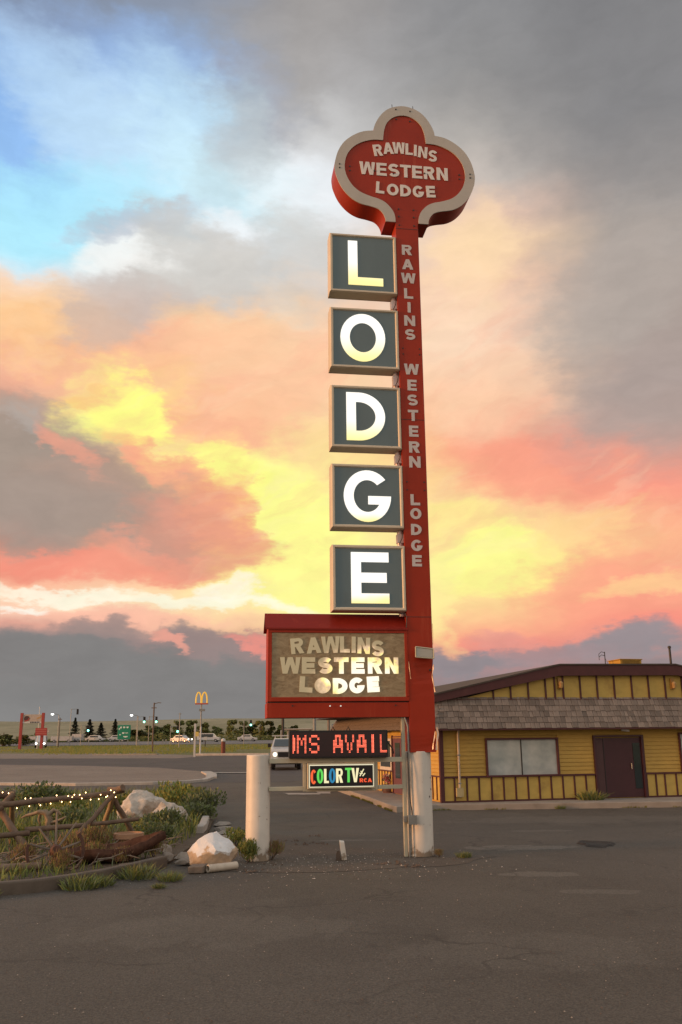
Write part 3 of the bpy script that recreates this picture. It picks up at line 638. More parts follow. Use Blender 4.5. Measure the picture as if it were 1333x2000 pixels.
# --- LED message board on the upper rail
LED = onsign('led_board', 'black scrolling message board with red dot letters standing on the frame rail', 'message board', -1.183, .05, 1.351)
MB().box(-.705, .705, -.085, .07, 0, .378).build('case', M['black'], LED, bevel=.006)
mg = MT('led_grid')
def grid(m, axis, pitch):
    s_ = m.n('ShaderNodeSeparateXYZ'); m.l(m.co(), s_.inputs[0]); x = m.math('FRACT', m.math('MULTIPLY', s_.outputs[axis], 1 / pitch)); x = m.math('ABSOLUTE', m.math('SUBTRACT', x, .5)); return m.map(x, .2, .34, 1, 0)
gg = mg.math('MULTIPLY', grid(mg, 0, .0158 * K), grid(mg, 2, .0158 * K))
mg.color(mg.mix(gg, (.010, .006, .008), (.05, .012, .012))); mg.set(.3)
MB().box(-.675, .675, -.0895, -.0855, .025, .353).build('screen', mg.m, LED)
F57 = {'M': "10001 11011 10101 10101 10001 10001 10001", 'S': "01110 10001 10000 01110 00001 10001 01110", 'A': "00100 01010 01010 11111 10001 10001 10001", 'V': "10001 10001 10001 01010 01010 01010 00100", 'I': "1 1 1 1 1 1 1", 'L': "1000 1000 1000 1000 1000 1000 1111", 'o': "1 1 1 1 1 1 1"}
F57['A'] = "01110 01010 11011 11011 11111 10001 10001"
rd = MT('led_lit'); rd.color((.1, .01, .01)); rd.set(.3, emit=(1.0, .115, .065), estr=2.1)
core = MT('led_core'); core.color((.1, .03, .01)); core.set(.3, emit=(1.0, .42, .22), estr=1.8)
def ledchar(ch, u0, wid):
    rows = F57[ch].split(); n = len(rows[0]); pu = wid / (n * 2); pz = .252 / 14; mb = MB()
    for r, row in enumerate(rows):
        for c, b in enumerate(row):
            if b == '0': continue
            for a in (0, 1):
                for k in (0, 1):
                    if ch == 'o' and r in (0, 6) and a == 1: continue
                    cx = u0 + (c * 2 + a + .5) * pu; cz = .318 - (r * 2 + k + .5) * pz
                    rr = min(pu, pz) * .46
                    mb.cur = 0
                    mb.add([(cx + rr * math.cos(t), -.0915, cz + rr * math.sin(t)) for t in [i * math.pi / 3 for i in range(6)]], [(0, 1, 2, 3, 4, 5)])
                    mb.cur = 1
                    mb.add([(cx + rr * .5 * math.cos(t), -.0922, cz + rr * .5 * math.sin(t)) for t in [i * math.pi / 2 for i in range(4)]], [(0, 1, 2, 3)])
    o = mb.build('led_letter', [rd.m, core.m], LED); o['kind'] = 'stuff'; return o
for ch, px, wd in (('o', 263, 17), ('M', 290, 60), ('S', 367, 65), ('A', 519, 62), ('V', 595, 58), ('A', 670, 62), ('I', 764, 17), ('L', 819, 44)):
    ledchar(ch, (px - 557) / 623 * 1.40, wd / 623 * 1.40)
MB().tube([(.70, -.05, .22), (.78, -.03, .12), (.80, .0, .05)], .010, 6).build('cable', M['bolt'], LED)
for u in (-.1, .12): MB().tube([(u, -.03, .378), (u + .02, -.03, .43), (u + .06, -.02, .36)], .007, 5).build('cable', M['bolt'], LED)
# --- colour TV sign below the rail
TV = onsign('tv_sign', 'small lit sign reading COLOR TV hanging under the frame rail', 'sign', -1.150, .06, .934)
MB().box(-.478, .478, -.08, .06, 0, .348).build('case', M['olive_paint'], TV, bevel=.006)
MB().box(-.458, .458, -.0845, -.0805, .022, .326).build('face', M['black'], TV)
fr = MB(); gt = glow('lit_edge_tube', (1.0, .90, .62), .9)
for x0, x1, z0, z1 in ((-.458, .458, .314, .326), (-.458, .458, .022, .032), (-.458, -.448, .0325, .3135), (.450, .458, .0325, .3135)): fr.box(x0, x1, -.0885, -.0848, z0, z1)
fr.build('lit_border', gt, TV)
TVC = {'o': (1.0, .13, .03), 'g': (.12, .72, .10), 'c': (1.0, .90, .52), 'b': (.01, .22, .42), 'r': (1.0, .10, .03)}
TVM = {k: glow('tv_' + k, v, .95) for k, v in TVC.items()}
for ch, x0, x1, k, z0, z1 in (('C', -.438, -.352, 'o', .066, .262), ('O', -.350, -.258, 'g', .075, .272), ('L', -.248, -.180, 'c', .078, .270), ('O', -.178, -.084, 'b', .078, .276), ('R', -.078, .020, 'c', .080, .272), ('T', .052, .148, 'g', .084, .280), ('V', .142, .250, 'c', .084, .276)):
    letter(TV, ch, (x0 + x1) / 2, (z0 + z1) / 2, x1 - x0, z1 - z0, .034, -.0895, -.0847, TVM[k], th=.030)
for l in ([(.262, .165), (.318, .262)], [(.275, .235), (.300, .20), (.258, .205)], [(.300, .165), (.335, .205)]):
    MB().prism([stroke(l, .014)], -.0895, -.0847).build('script_stroke', TVM['c'], TV)
for ch, u, w in (('R', .283, .052), ('C', .342, .052), ('A', .402, .060)):
    letter(TV, ch, u, .108, w, .052, .017, -.0895, -.0847, TVM['r'], th=.013)
# --- floodlight on the pole
FL = onsign('floodlight', 'grey rectangular floodlight bolted to the red pole above the torn cladding', 'floodlight', .085, -.03, 2.83)
hd = MB(); v = [(-.135, -.06, -.075), (.145, -.06, -.095), (.145, -.045, .055), (-.130, -.045, .085), (-.10, .05, -.05), (.11, .05, -.065), (.11, .05, .035), (-.10, .05, .055)]
hd.hexa([v[0], v[1], v[5], v[4], v[3], v[2], v[6], v[7]]).build('housing', M['grey_metal'], FL, bevel=.01)
ml2 = MT('lamp_glass'); ml2.color((.30, .29, .24)); ml2.set(.12, spec=.8)
MB().add([(-.115, -.0655, -.058), (.122, -.0655, -.076), (.122, -.052, .040), (-.112, -.052, .066)], [(0, 1, 2, 3)]).build('glass', ml2.m, FL)
fr = MB()
for a, b in (((-.13, -.066, -.07), (.14, -.066, -.09)), ((.14, -.066, -.09), (.14, -.05, .05)), ((.14, -.05, .05), (-.125, -.05, .08)), ((-.125, -.05, .08), (-.13, -.066, -.07))): fr.tube([a, b], .010, 6)
fr.build('rim', M['olive_paint'], FL)
MB().tube([(.0, .04, .0), (.0, .055, -.03)], .02, 8).build('bracket', M['grey_metal'], FL)

# ================================================================== the ground
def struct(name, mb, mat, **kw): return kind(mb.build(name, mat, None, **kw), 'structure')
mt = MT('grassland')
c = mt.mix(mt.map(mt.noise(.02, 5), .35, .65, 0, 1), (.135, .14, .058), (.20, .175, .085)); c = mt.mix(mt.map(mt.noise(.25, 6, .7, sc=(1, .25, 1)), .5, .7, 0, .7), c, (.09, .105, .045))
mt.color(c); mt.set(.95, spec=.1); M['grassland'] = mt.m
mt = MT('hill_scrub')
c = mt.mix(mt.map(mt.noise(.004, 6, .6, sc=(1, .6, 2.5)), .38, .62, 0, 1), (.22, .205, .13), (.30, .275, .185)); c = mt.mix(mt.map(mt.noise(.03, 5, .7), .52, .68, 0, .6), c, (.13, .135, .085))
mt.color(c); mt.set(.95, spec=.05); M['hill'] = mt.m
def asphalt(name, c1, c2, speck, rough=.82, cr=True, worn=()):
    m = MT(name); g = m.n('ShaderNodeNewGeometry').outputs['Position']
    c = m.mix(m.map(m.noise(.22, 5, .6, src=g), .3, .7, 0, 1), c1, c2)
    c = m.mix(m.map(m.noise(1.1, 5, .65, src=g, sc=(1, .5, 1)), .54, .74, 0, .55), c, tuple(x * .72 for x in c1))
    c = m.mix(m.map(m.noise(.55, 3, .5, src=g, dist=.8), .58, .72, 0, .35), c, tuple(x * 1.25 for x in c2))
    for wx, wy, rx, ry, f_ in worn:      # scraped, paler spots with ragged edges
        mp_ = m.n('ShaderNodeMapping', vector_type='TEXTURE'); m.l(g, mp_.inputs[0]); mp_.inputs['Location'].default_value = (wx * K, wy * K, 0); mp_.inputs['Scale'].default_value = (rx * K, ry * K, 100)
        ln_ = m.n('ShaderNodeVectorMath', operation='LENGTH'); m.l(mp_.outputs[0], ln_.inputs[0])
        d_ = m.math('ADD', ln_.outputs['Value'], m.map(m.noise(2.2, 5, .65, src=g, sc=(1, .6, 1)), .3, .7, -.35, .35))
        c = m.mix(m.map(d_, 1.05, .85, 0, f_, True), c, (.17, .15, .122) if f_ > 0 else (.02, .018, .016))
    fine = m.noise(55, 2, .6, src=g); c = m.scale(c, m.map(fine, .3, .7, .62, 1.38))
    v = m.n('ShaderNodeTexVoronoi'); v.inputs['Scale'].default_value = 32; m.l(g, v.inputs['Vector'])
    sp = m.map(v.outputs['Color'], .80, .9, 0, 1)
    c = m.mix(m.math('MULTIPLY', m.math('MULTIPLY', m.map(v.outputs['Distance'], .34, .2, 0, 1), sp), .45), c, speck)
    if cr:
        w = m.n('ShaderNodeTexVoronoi', feature='DISTANCE_TO_EDGE'); w.inputs['Scale'].default_value = .38
        mm = m.n('ShaderNodeVectorMath', operation='ADD'); nn = m.n('ShaderNodeTexNoise'); nn.inputs['Scale'].default_value = 1.6; nn.inputs['Detail'].default_value = 4
        m.l(g, nn.inputs['Vector']); s3 = m.n('ShaderNodeVectorMath', operation='SCALE'); s3.inputs['Scale'].default_value = .9; m.l(nn.outputs['Color'], s3.inputs[0]); m.l(g, mm.inputs[0]); m.l(s3.outputs[0], mm.inputs[1]); m.l(mm.outputs[0], w.inputs['Vector'])
        ck = m.math('MULTIPLY', m.map(w.outputs['Distance'], .004, .016, 1, 0), m.map(m.noise(.3, 3, src=g), .46, .58, 0, .5))
        c = m.mix(ck, c, tuple(x * .40 for x in c1))
        c = m.mix(m.map(m.noise(.8, 4, .6, src=g), .64, .74, 0, .5, True), c, tuple(x * .5 for x in c1))
    m.color(c); m.set(rough, spec=.35); m.bump(fine, .55, .012); return m.m
M['asphalt'] = asphalt('worn_asphalt', (.070, .059, .046), (.098, .084, .067), (.26, .23, .19), worn=((2.65, 14.33, .95, .30, .5), (2.33, 11.6, .48, .22, .42), (2.75, 10.3, .42, .17, .3), (.1, 15.6, .6, .14, .4), (3.5, 16.8, .6, .18, .3), (-1.2, 8.5, 1.3, .7, .18), (1.5, 7.6, 1.1, .6, .15), (5, 19, 3, .8, .2)))
M['road'] = asphalt('dark_road', (.062, .055, .05), (.082, .072, .066), (.2, .18, .16), cr=False)
M['gravel'] = asphalt('tan_gravel', (.175, .138, .108), (.225, .182, .145), (.42, .36, .30), .9, False)
M['soil'] = asphalt('bed_soil', (.085, .062, .042), (.12, .09, .06), (.2, .16, .12), .95, False)
M['concrete'] = simple('concrete', (.27, .235, .195), .85, .14, 2.2, bump=.15, grime=((.15, .12, .09), .55))
M['pale_concrete'] = simple('pale_concrete', (.38, .345, .30), .85, .14, 3, bump=.1, grime=((.2, .16, .12), .5))

# terrain: one sheet to the horizon, flat near, rising gently, hills far away
g = MB(); xs_ = [-9000, -4000, -1800, -900, -450, -220, -120, -60, -30, -12, 0, 12, 30, 60, 120, 220, 450, 900, 1800, 4000, 9000]
ys_ = [-3000, -600, -120, -30, 0, 15, 30, 45, 60, 75, 90, 110, 135, 160, 185, 210, 260, 330, 600, 1200, 2400, 6000, 9000]
for y in ys_:
    for x in xs_: g.v.append((x, y, ter(y) - .035))
nx = len(xs_)
for j in range(len(ys_) - 1):
    for i in range(nx - 1): g.f.append((j * nx + i, j * nx + i + 1, (j + 1) * nx + i + 1, (j + 1) * nx + i)); g.m.append(0)
struct('ground', g, M['grassland'])
hm = MB(); HX = [-3600 + 90 * i for i in range(81)]; HY = [1300, 1500, 1750, 2000, 2300, 2700]
for j, y in enumerate(HY):
    for x in HX:
        nz = noise.fractal(Vector((x * .0011, y * .0016, 3.1)), 1.0, 2.0, 4)
        base = [0, 10, 26, 42, 50, 30][j] * (1.0 + .30 * nz) * (y / 2000) ** .3
        hm.v.append((x, y, 6 + max(0, base)))
for j in range(len(HY) - 1):
    for i in range(len(HX) - 1): hm.f.append((j * 81 + i, j * 81 + i + 1, (j + 1) * 81 + i + 1, (j + 1) * 81 + i)); hm.m.append(0)
struct('hills', hm, M['hill'], smooth=180)
# sheets that follow the gentle rise
def sheet(name, loop, mat, lift, ny=None):
    ys = sorted(set([p[1] for p in loop])); lo, hi = ys[0], ys[-1]
    if hi < 45: return struct(name, MB().flat(loop, lift), mat)
    # slice the outline into strips along Y so that the sheet follows the terrain
    cuts = sorted(set([lo, hi] + ys + [y for y in (45, 52, 60, 68, 75, 82, 90, 110, 135, 160, 185, 210, 260, 330) if lo < y < hi]))
    def span(y):
        xs = []
        for i in range(len(loop)):
            a, b = loop[i], loop[(i + 1) % len(loop)]
            if (a[1] - y) * (b[1] - y) <= 0 and a[1] != b[1]: xs.append(a[0] + (b[0] - a[0]) * (y - a[1]) / (b[1] - a[1]))
            elif a[1] == b[1] == y: xs += [a[0], b[0]]
        return min(xs), max(xs)
    mb = MB(); rows = [(span(y), y) for y in cuts]
    for (sp, y) in rows: mb.v += [(sp[0], y, ter(y) + lift), (sp[1], y, ter(y) + lift)]
    for i in range(len(rows) - 1): mb.f.append((2 * i, 2 * i + 1, 2 * i + 3, 2 * i + 2)); mb.m.append(0)
    return struct(name, mb, mat)
sheet('parking_lot', [(-30, -8), (26, -8), (26, 40), (2, 78), (-9, 79), (-30, 40)], M['asphalt'], -.008)
sheet('road', [(-8, 36.8), (-2.2, 36.8), (4, 60), (3, 79), (-60, 79), (-60, 55)], M['road'], -.003)
sheet('gravel_strip', [(-60, 76.5), (-28, 75.6), (-13, 72), (-11.2, 78), (-21, 90), (-35, 93.5), (-60, 95)], M['gravel'], .004)
LOT = [(-40, 62.5), (-22.9, 61.7), (-16.7, 58.5), (-10.7, 54.0), (-7.5, 48.9), (-6.6, 45.5), (-5.9, 41), (-5.75, 38.2), (-6.2, 37.0), (-7.4, 36.1), (-10.2, 35.7), (-14, 37.0), (-40, 44)]
sheet('gravel_lot', LOT, M['gravel'], .012)
sheet('highway', [(-600, 162), (600, 162), (600, 202), (-600, 202)], asphalt('highway_surface', (.13, .125, .12), (.17, .16, .155), (.3, .28, .26), cr=False), .01)
def kerb(name, pts, w, h, mat, zf=None, inner=0):
    mb = MB(); P_ = [Vector((p[0], p[1])) for p in pts]; L_, R_ = [], []
    for i, p in enumerate(P_):
        d = (P_[min(i + 1, len(P_) - 1)] - P_[max(i - 1, 0)]).normalized(); n = Vector((-d.y, d.x))
        L_.append(p + n * w / 2); R_.append(p - n * w / 2)
    vs = []
    for a, b in zip(L_, R_):
        z = ter(a.y) - .03; t = ter(a.y) + h
        vs += [(a.x, a.y, z), (b.x, b.y, z), (b.x, b.y, t), (a.x, a.y, t)]
    fs = []
    for i in range(len(P_) - 1):
        for k in range(4): fs.append((i * 4 + k, i * 4 + (k + 1) % 4, i * 4 + 4 + (k + 1) % 4, i * 4 + 4 + k))
    n = len(P_); fs += [(3, 2, 1, 0), tuple((n - 1) * 4 + k for k in range(4))]
    return struct(name, mb.add(vs, fs), mat, bevel=.02, recalc=True)
kerb('lot_kerb', [(-26, 40.4), (-14, 37.0), (-10.2, 35.62), (-7.4, 36.0), (-6.2, 36.9), (-5.72, 38.2), (-5.8, 40.6)], .28, .10, M['pale_concrete'])
kerb('lot_kerb', [(-5.85, 41.1), (-6.35, 44.6), (-7.0, 47.2)], .5, .09, M['pale_concrete'])
kerb('lot_kerb', [(-12.6, 79.2), (-9.6, 78.6), (-6.2, 77.9)], .7, .16, M['pale_concrete'])
kerb('lot_kerb', [(-22.5, 83.2), (-16.6, 82.6)], .6, .10, M['concrete'])
struct('gutter_strip', MB().flat([(-6.9, 46.6), (-4.1, 46.4), (-4.1, 47.3), (-7.0, 47.5)], .045), M['pale_concrete'])
# worn patches in the asphalt
rn = random.Random(3)
def patch(name, loop, mat, z=.002):
    out = []
    for i in range(len(loop)):
        a, b = Vector(loop[i]), Vector(loop[(i + 1) % len(loop)])
        for k in range(4):
            p = a.lerp(b, k / 4); out.append((p.x + rn.uniform(-.05, .05), p.y + rn.uniform(-.05, .05)))
    return struct(name, MB().flat(out, z), mat)
patch('worn_patch', [(-1.9, 29.2), (-.7, 29.0), (-.75, 28.2), (-1.7, 28.4)], M['pale_concrete'])
patch('worn_patch', [(-.95, 29.9), (-.45, 29.8), (-.4, 28.6), (-.75, 28.7)], M['pale_concrete'])
# shallow pothole: broken rim round a dark hollow
PH = asphalt('pothole', (.03, .026, .022), (.045, .038, .032), (.1, .09, .08), .9, False)
ph = MB(); rr = 26; rings = [(1.0, .022), (.86, .018), (.62, -.002), (.001, -.005)]
for q, zz in rings:
    for k in range(rr):
        a = 2 * math.pi * k / rr; j = 1 + .16 * math.sin(3 * a + 1) + .1 * math.sin(7 * a)
        ph.v.append((3.88 + .27 * q * j * math.cos(a), 14.62 + .40 * q * j * math.sin(a), zz if q < .95 else -.006))
for i in range(3):
    for k in range(rr): ph.f.append((i * rr + k, i * rr + (k + 1) % rr, (i + 1) * rr + (k + 1) % rr, (i + 1) * rr + k)); ph.m.append(0)
struct('pothole', ph, PH, recalc=True)
# gravelly dirt round the sign feet
DR = asphalt('dirt', (.080, .064, .049), (.112, .092, .072), (.40, .36, .30), .95, False)
patch('dirt_patch', [(-1.7, 12.1), (-.6, 11.9), (.6, 12.2), (1.5, 12.5), (2.1, 13.3), (1.3, 13.9), (0, 14.6), (-1.0, 16.4), (-1.9, 17.5), (-2.2, 15), (-2.0, 13)], DR, -.004)

# ================================================================== yellow building
BO = (2.33, 22.13, 0.0); BYAW = R(13)
BLD = thing('motel_building', 'yellow clapboard building with shake mansard roof and maroon trim', 'building', BO, BYAW)
M['yellow'] = simple('yellow_board', (.46, .285, .055), .62, .10, 3, rnd=.06, grime=((.36, .20, .05), .35), stretch=(1, 1, 3))
M['yellow_panel'] = simple('yellow_panel', (.50, .34, .08), .62, .10, 2.5, rnd=.05, grime=((.30, .18, .05), .6), stretch=(1, 1, 2))
M['maroon'] = simple('maroon_trim', (.075, .020, .019), .6, .12, 4, rnd=.08, grime=((.12, .05, .035), .4))
M['door'] = simple('maroon_door', (.052, .016, .020), .45, .1, 3)
M['shake'] = simple('cedar_shake', (.185, .148, .120), .9, .22, 9, rnd=.30, bump=.5, stretch=(6, 6, .7))
M['roofing'] = simple('dark_roofing', (.07, .052, .042), .9, .2, 6, bump=.3)
mw = MT('window_blind'); sx = mw.n('ShaderNodeSeparateXYZ'); mw.l(mw.co(), sx.inputs[0])
c = mw.mix(mw.map(mw.noise(1.6, 3), .4, .66, 0, 1), (.36, .39, .37), (.52, .54, .50)); mw.color(c); mw.set(.07, spec=.8); mw.b.inputs['Coat Weight'].default_value = .4; M['pane'] = mw.m  # smudged blinds, with reflections put into the pane colour as paler blotches
mw = MT('dark_glass'); mw.color((.02, .03, .032)); mw.set(.06, spec=.8); M['glass'] = mw.m
XE = 10.4; DEP = 11.0
# core walls (kept just behind the cladding)
MB().box(.03, XE - .03, .035, DEP, .05, 2.52).build('wall', M['yellow'], BLD)
# clapboards on the front: each board its own piece, interrupted by window and door
FRONT_OPEN = [(1.13, 3.045, .69, 1.60), (3.99, 5.385, .13, 1.635), (6.39, 8.3, .74, 1.69)]
def boards(z0, z1, n, x0, x1, opens, name='clapboard'):
    hh = (z1 - z0) / n
    for i in range(n):
        a, b = z0 + i * hh, z0 + (i + 1) * hh; segs = [(x0, x1)]
        for o0, o1, oz0, oz1 in opens:
            if b > oz0 + .01 and a < oz1 - .01:
                ns = []
                for s0, s1 in segs:
                    if o0 > s0: ns.append((s0, min(s1, o0)))
                    if o1 < s1: ns.append((max(s0, o1), s1))
                segs = [q for q in ns if q[1] - q[0] > .02]
        for s0, s1 in segs:
            MB().hexa([(s0, -.006, a), (s1, -.006, a), (s1, .034, a), (s0, .034, a), (s0, .012, b + .006), (s1, .012, b + .006), (s1, .034, b + .006), (s0, .034, b + .006)]).build(name, M['yellow'], BLD)
boards(.725, 1.85, 12, .055, XE, FRONT_OPEN)
# wainscot: flat panels between maroon battens, rail on top, base strip
xb = [.0, .31, .62, .93, 1.25, 1.56, 1.87, 2.19, 2.49, 2.8, 3.11, 3.42, 3.73]
xb2 = [5.39, 5.59 + .06, 5.9, 6.22, 6.53, 6.84, 7.15, 7.46, 7.77, 8.08, 8.4, 8.7, 9.0, 9.3, 9.6, 9.9, 10.2]
for lst, end in ((xb, 3.985), (xb2, XE)):
    for i, x in enumerate(lst):
        x2 = lst[i + 1] if i + 1 < len(lst) else end
        MB().box(x + .02, x2 - .002, -.006, .034, .165, .682).build('wainscot_panel', M['yellow_panel'], BLD)
        if x > .01: MB().box(x - .019, x + .019, -.030, .033, .166, .681).build('batten', M['maroon'], BLD)
    a, b = lst[0], end
    MB().box(a, b, -.040, .033, .683, .722).build('wainscot_rail', M['maroon'], BLD)
    MB().box(a, b, -.034, .033, .128, .164).build('base_strip', M['maroon'], BLD)
MB().box(-.045, .052, -.045, .05, .128, 1.87).build('corner_board', M['maroon'], BLD)
# windows
def window(x0, x1, z0, z1, mul, mats=('maroon', 'pane'), parent=BLD, y=0.0):
    w = MB().box(x0, x1, -.052 + y, .03 + y, z1 - .045, z1).build('window', M[mats[0]], parent)
    for a, b, c_, d in ((x0, x0 + .045, z0 + .041, z1 - .0455), (x1 - .045, x1, z0 + .041, z1 - .0455)): MB().box(a, b, -.050 + y, .03 + y, c_, d).build('frame', M[mats[0]], w)
    MB().box(x0 - .01, x1 + .01, -.065 + y, .03 + y, z0, z0 + .040).build('sill', M[mats[0]], w)
    ms = [x0 + .045] + mul + [x1 - .045]
    for i in range(len(ms) - 1): MB().box(ms[i] + .004, ms[i + 1] - .004, .006 + y, .02 + y, z0 + .041, z1 - .046).build('pane', M[mats[1]], w)
    for m_ in mul: MB().box(m_ - .012, m_ + .012, -.012 + y, .022 + y, z0 + .041, z1 - .046).build('mullion', M['bolt'], w)
    MB().box(x0 + .045, x1 - .045, .022 + y, .03 + y, z0 + .041, z1 - .046).build('backing', M['glass'], w)
    return w
window(1.13, 3.045, .69, 1.60, [2.065]); window(6.39, 8.3, .74, 1.69, [7.35])
# door
dr = MB().box(4.06, 5.31, .0, .033, .145, 1.575).build('door', M['door'], BLD)
for a, b, c_, d in ((3.995, 4.058, .13, 1.6), (5.312, 5.38, .13, 1.6)): MB().box(a, b, -.05, .033, c_, d).build('door_frame', M['door'], dr)
MB().box(3.995, 5.38, -.05, .033, 1.601, 1.64).build('door_frame', M['door'], dr)
MB().box(4.27, 4.285, -.008, .0, .15, 1.57).build('door_groove', M['bolt'], dr)
MB().box(5.08, 5.27, -.012, .0, .35, 1.45).build('door_light', M['glass'], dr)
MB().box(4.075, 4.25, -.012, .0, .20, 1.52).build('side_panel', simple('side_panel', (.07, .03, .03), .5, .1, 4), dr)
MB().tube([(5.0, -.01, .82), (5.0, -.04, .82), (5.0, -.04, .95), (5.0, -.01, .95)], .012, 6).build('handle', M['grey_metal'], dr)
# downpipe
dp = MB().tube([(.43, -.10, 1.80), (.43, -.06, 1.70), (.43, -.055, 1.55), (.42, -.055, .33), (.42, -.08, .25)], .028, 8).build('downpipe', simple('galvanised_downpipe', (.42, .37, .30), .4, .15, 9, metal=.5), BLD, 40)
for z in (.55, 1.2): MB().box(.385, .46, -.09, -.02, z, z + .025).build('strap', M['grey_metal'], dp)
MB().box(.33, .50, -.10, -.02, .26, .46).build('utility_box', simple('utility_box', (.42, .34, .17), .6, .1, 8), BLD)
MB().hexa([(4.74, -.14, 1.74), (4.92, -.20, 1.72), (4.92, -.14, 1.72), (4.76, -.08, 1.74), (4.74, -.14, 1.80), (4.92, -.20, 1.77), (4.92, -.14, 1.77), (4.76, -.08, 1.80)]).build('security_camera', M['white_paint'], BLD)
# mansard: shakes laid one by one in overlapping courses over a sloping deck
EY, EZ, TY, TZ = -.34, 1.83, -.02, 2.515
MB().hexa([(-.30, EY + .03, EZ - .005), (XE + .3, EY + .03, EZ - .005), (XE + .3, .3, EZ - .005), (-.30, .3, EZ - .005), (-.05, TY + .03, TZ - .03), (XE + .05, TY + .03, TZ - .03), (XE + .05, .3, TZ - .03), (-.05, .3, TZ - .03)]).build('mansard_deck', M['roofing'], BLD)
MB().box(-.32, XE + .3, EY - .012, EY + .02, EZ - .045, EZ + .012).build('eave_trim', M['maroon'], BLD)
MB().box(-.25, XE + .2, EY + .022, .034, EZ - .03, EZ - .008).build('soffit', M['maroon'], BLD)
rs = random.Random(5); SH = []
for k in range(6):
    wd = .085 + .02 * k; ln = .235
    m_ = MB(); m_.hexa([(0, -.018, 0), (wd, -.018, 0), (wd, .004, 0), (0, .004, 0), (.004, -.004, ln), (wd - .003, -.004, ln), (wd - .003, .006, ln), (.004, .006, ln)])
    SH.append((wd, m_.mesh('shake', M['shake'])))
tilt = math.atan2(TY - EY, TZ - EZ); NC = 5; ch_ = math.hypot(TY - EY, TZ - EZ) / NC
nsh = 0; rest = MB()
for r in range(NC):
    x = -.30 + .05 * r
    while x < XE + .25 - .05 * r:
        wd, me = rs.choice(SH); s0 = r * ch_ - .012 + rs.uniform(-.010, .008)
        y = EY - .006 + math.sin(tilt) * s0; z = EZ + math.cos(tilt) * s0
        if x < 7.05:
            put('shake', me, BLD, loc=(x, y, z), rot=(-tilt + rs.uniform(-.03, .01), 0, rs.uniform(-.012, .012))); nsh += 1
        else:
            mtx = Matrix.Translation(Vector((x, y, z))) @ Matrix.Rotation(-tilt, 4, 'X')
            rest.add([mtx @ (v.co / K) for v in me.vertices], [tuple(p.vertices) for p in me.polygons])
        x += wd + rs.uniform(.003, .008)
kind(rest.build('shake_course', M['shake'], BLD), 'stuff')
# mansard along the left side, the same shakes as one worn mass of courses
sidem = MB()
for r in range(NC):
    y = -.30 + .05 * r
    while y < DEP:
        wd, me = rs.choice(SH); s0 = r * ch_ - .012 + rs.uniform(-.015, .015)
        mtx = Matrix.Translation(Vector((EY - .006 + math.sin(tilt) * s0, y + wd * 1.5, EZ + math.cos(tilt) * s0 * .72))) @ Matrix.Rotation(R(-90), 4, 'Z') @ Matrix.Rotation(-tilt * 1.35, 4, 'X') @ Matrix.Diagonal((1.6, 1.6, 1.0, 1))
        sidem.add([mtx @ (v.co / K) for v in me.vertices], [tuple(p.vertices) for p in me.polygons]); y += wd * 1.6 + .008
kind(sidem.build('side_shakes', M['shake'], BLD), 'stuff')
MB().hexa([(EY + .03, -.30, EZ - .005), (.3, -.30, EZ - .005), (.3, DEP, EZ - .005), (EY + .03, DEP, EZ - .005), (-.02, -.02, 2.3), (.3, -.02, 2.3), (.3, DEP, 2.3), (-.02, DEP, 2.3)]).build('side_deck', M['roofing'], BLD)
# gable wall with battens over the mansard
GB = [(.55, 2.50), (3.15, 3.105), (6.45, 3.13), (9.05, 2.50)]
def gz(x): return interp(x, [p[0] for p in GB], [p[1] for p in GB])
ub = [.55, 1.41, 1.87, 2.34, 2.81, 3.06, 3.29, 3.76, 4.23, 4.71, 5.2, 5.68, 6.16, 6.65, 7.12, 7.6, 8.08, 9.05]
for i in range(len(ub) - 1):
    a, b = ub[i], ub[i + 1]; top = [(a, gz(a) + .03)] + [p for p in [(3.15, 3.135), (6.45, 3.16)] if a < p[0] < b] + [(b, gz(b) + .03)]
    MB().prism([[(a + .001, 2.47), (b - .001, 2.47)] + top[::-1]], .0, .06).build('gable_panel', M['yellow_panel'], BLD)
    if 0 < i: MB().box(a - .02, a + .02, -.03, -.001, 2.50, gz(a) + .03).build('batten', M['maroon'], BLD)
MB().box(.2, 9.4, -.036, -.001, 2.485, 2.525).build('gable_base_strip', M['maroon'], BLD)
FT = [(-.25, 2.60), (3.17, 3.355), (6.44, 3.385), (9.9, 2.60)]; FB = [(-.25, 2.43), (3.15, 3.10), (6.46, 3.13), (9.9, 2.43)]
for i in range(3): MB().prism([[FB[i], FB[i + 1], FT[i + 1], FT[i]]], -.14, -.04).build('fascia', M['maroon'], BLD)
for i in range(3):
    a, b = FT[i], FT[i + 1]
    MB().hexa([(a[0], -.16, a[1] + .001), (b[0], -.16, b[1] + .001), (b[0], DEP, b[1] + .001), (a[0], DEP, a[1] + .001), (a[0], -.16, a[1] + .04), (b[0], -.16, b[1] + .04), (b[0], DEP, b[1] + .04), (a[0], DEP, a[1] + .04)]).build('roof', M['roofing'], BLD)
MB().prism([[(-.2, 2.3), (9.8, 2.3), (9.8, 2.62), (6.44, 3.38), (3.17, 3.35), (-.2, 2.62)]], .07, DEP - .1).build('attic', M['roofing'], BLD)
# back hip seen past the left end of the fascia
MB().hexa([(-.9, 1.2, 2.28), (1.2, 1.2, 2.28), (1.2, DEP, 2.28), (-.9, DEP, 2.28), (.5, 1.6, 2.80), (1.6, 1.6, 2.80), (1.6, DEP, 2.80), (.5, DEP, 2.80)]).build('rear_roof', M['roofing'], BLD)
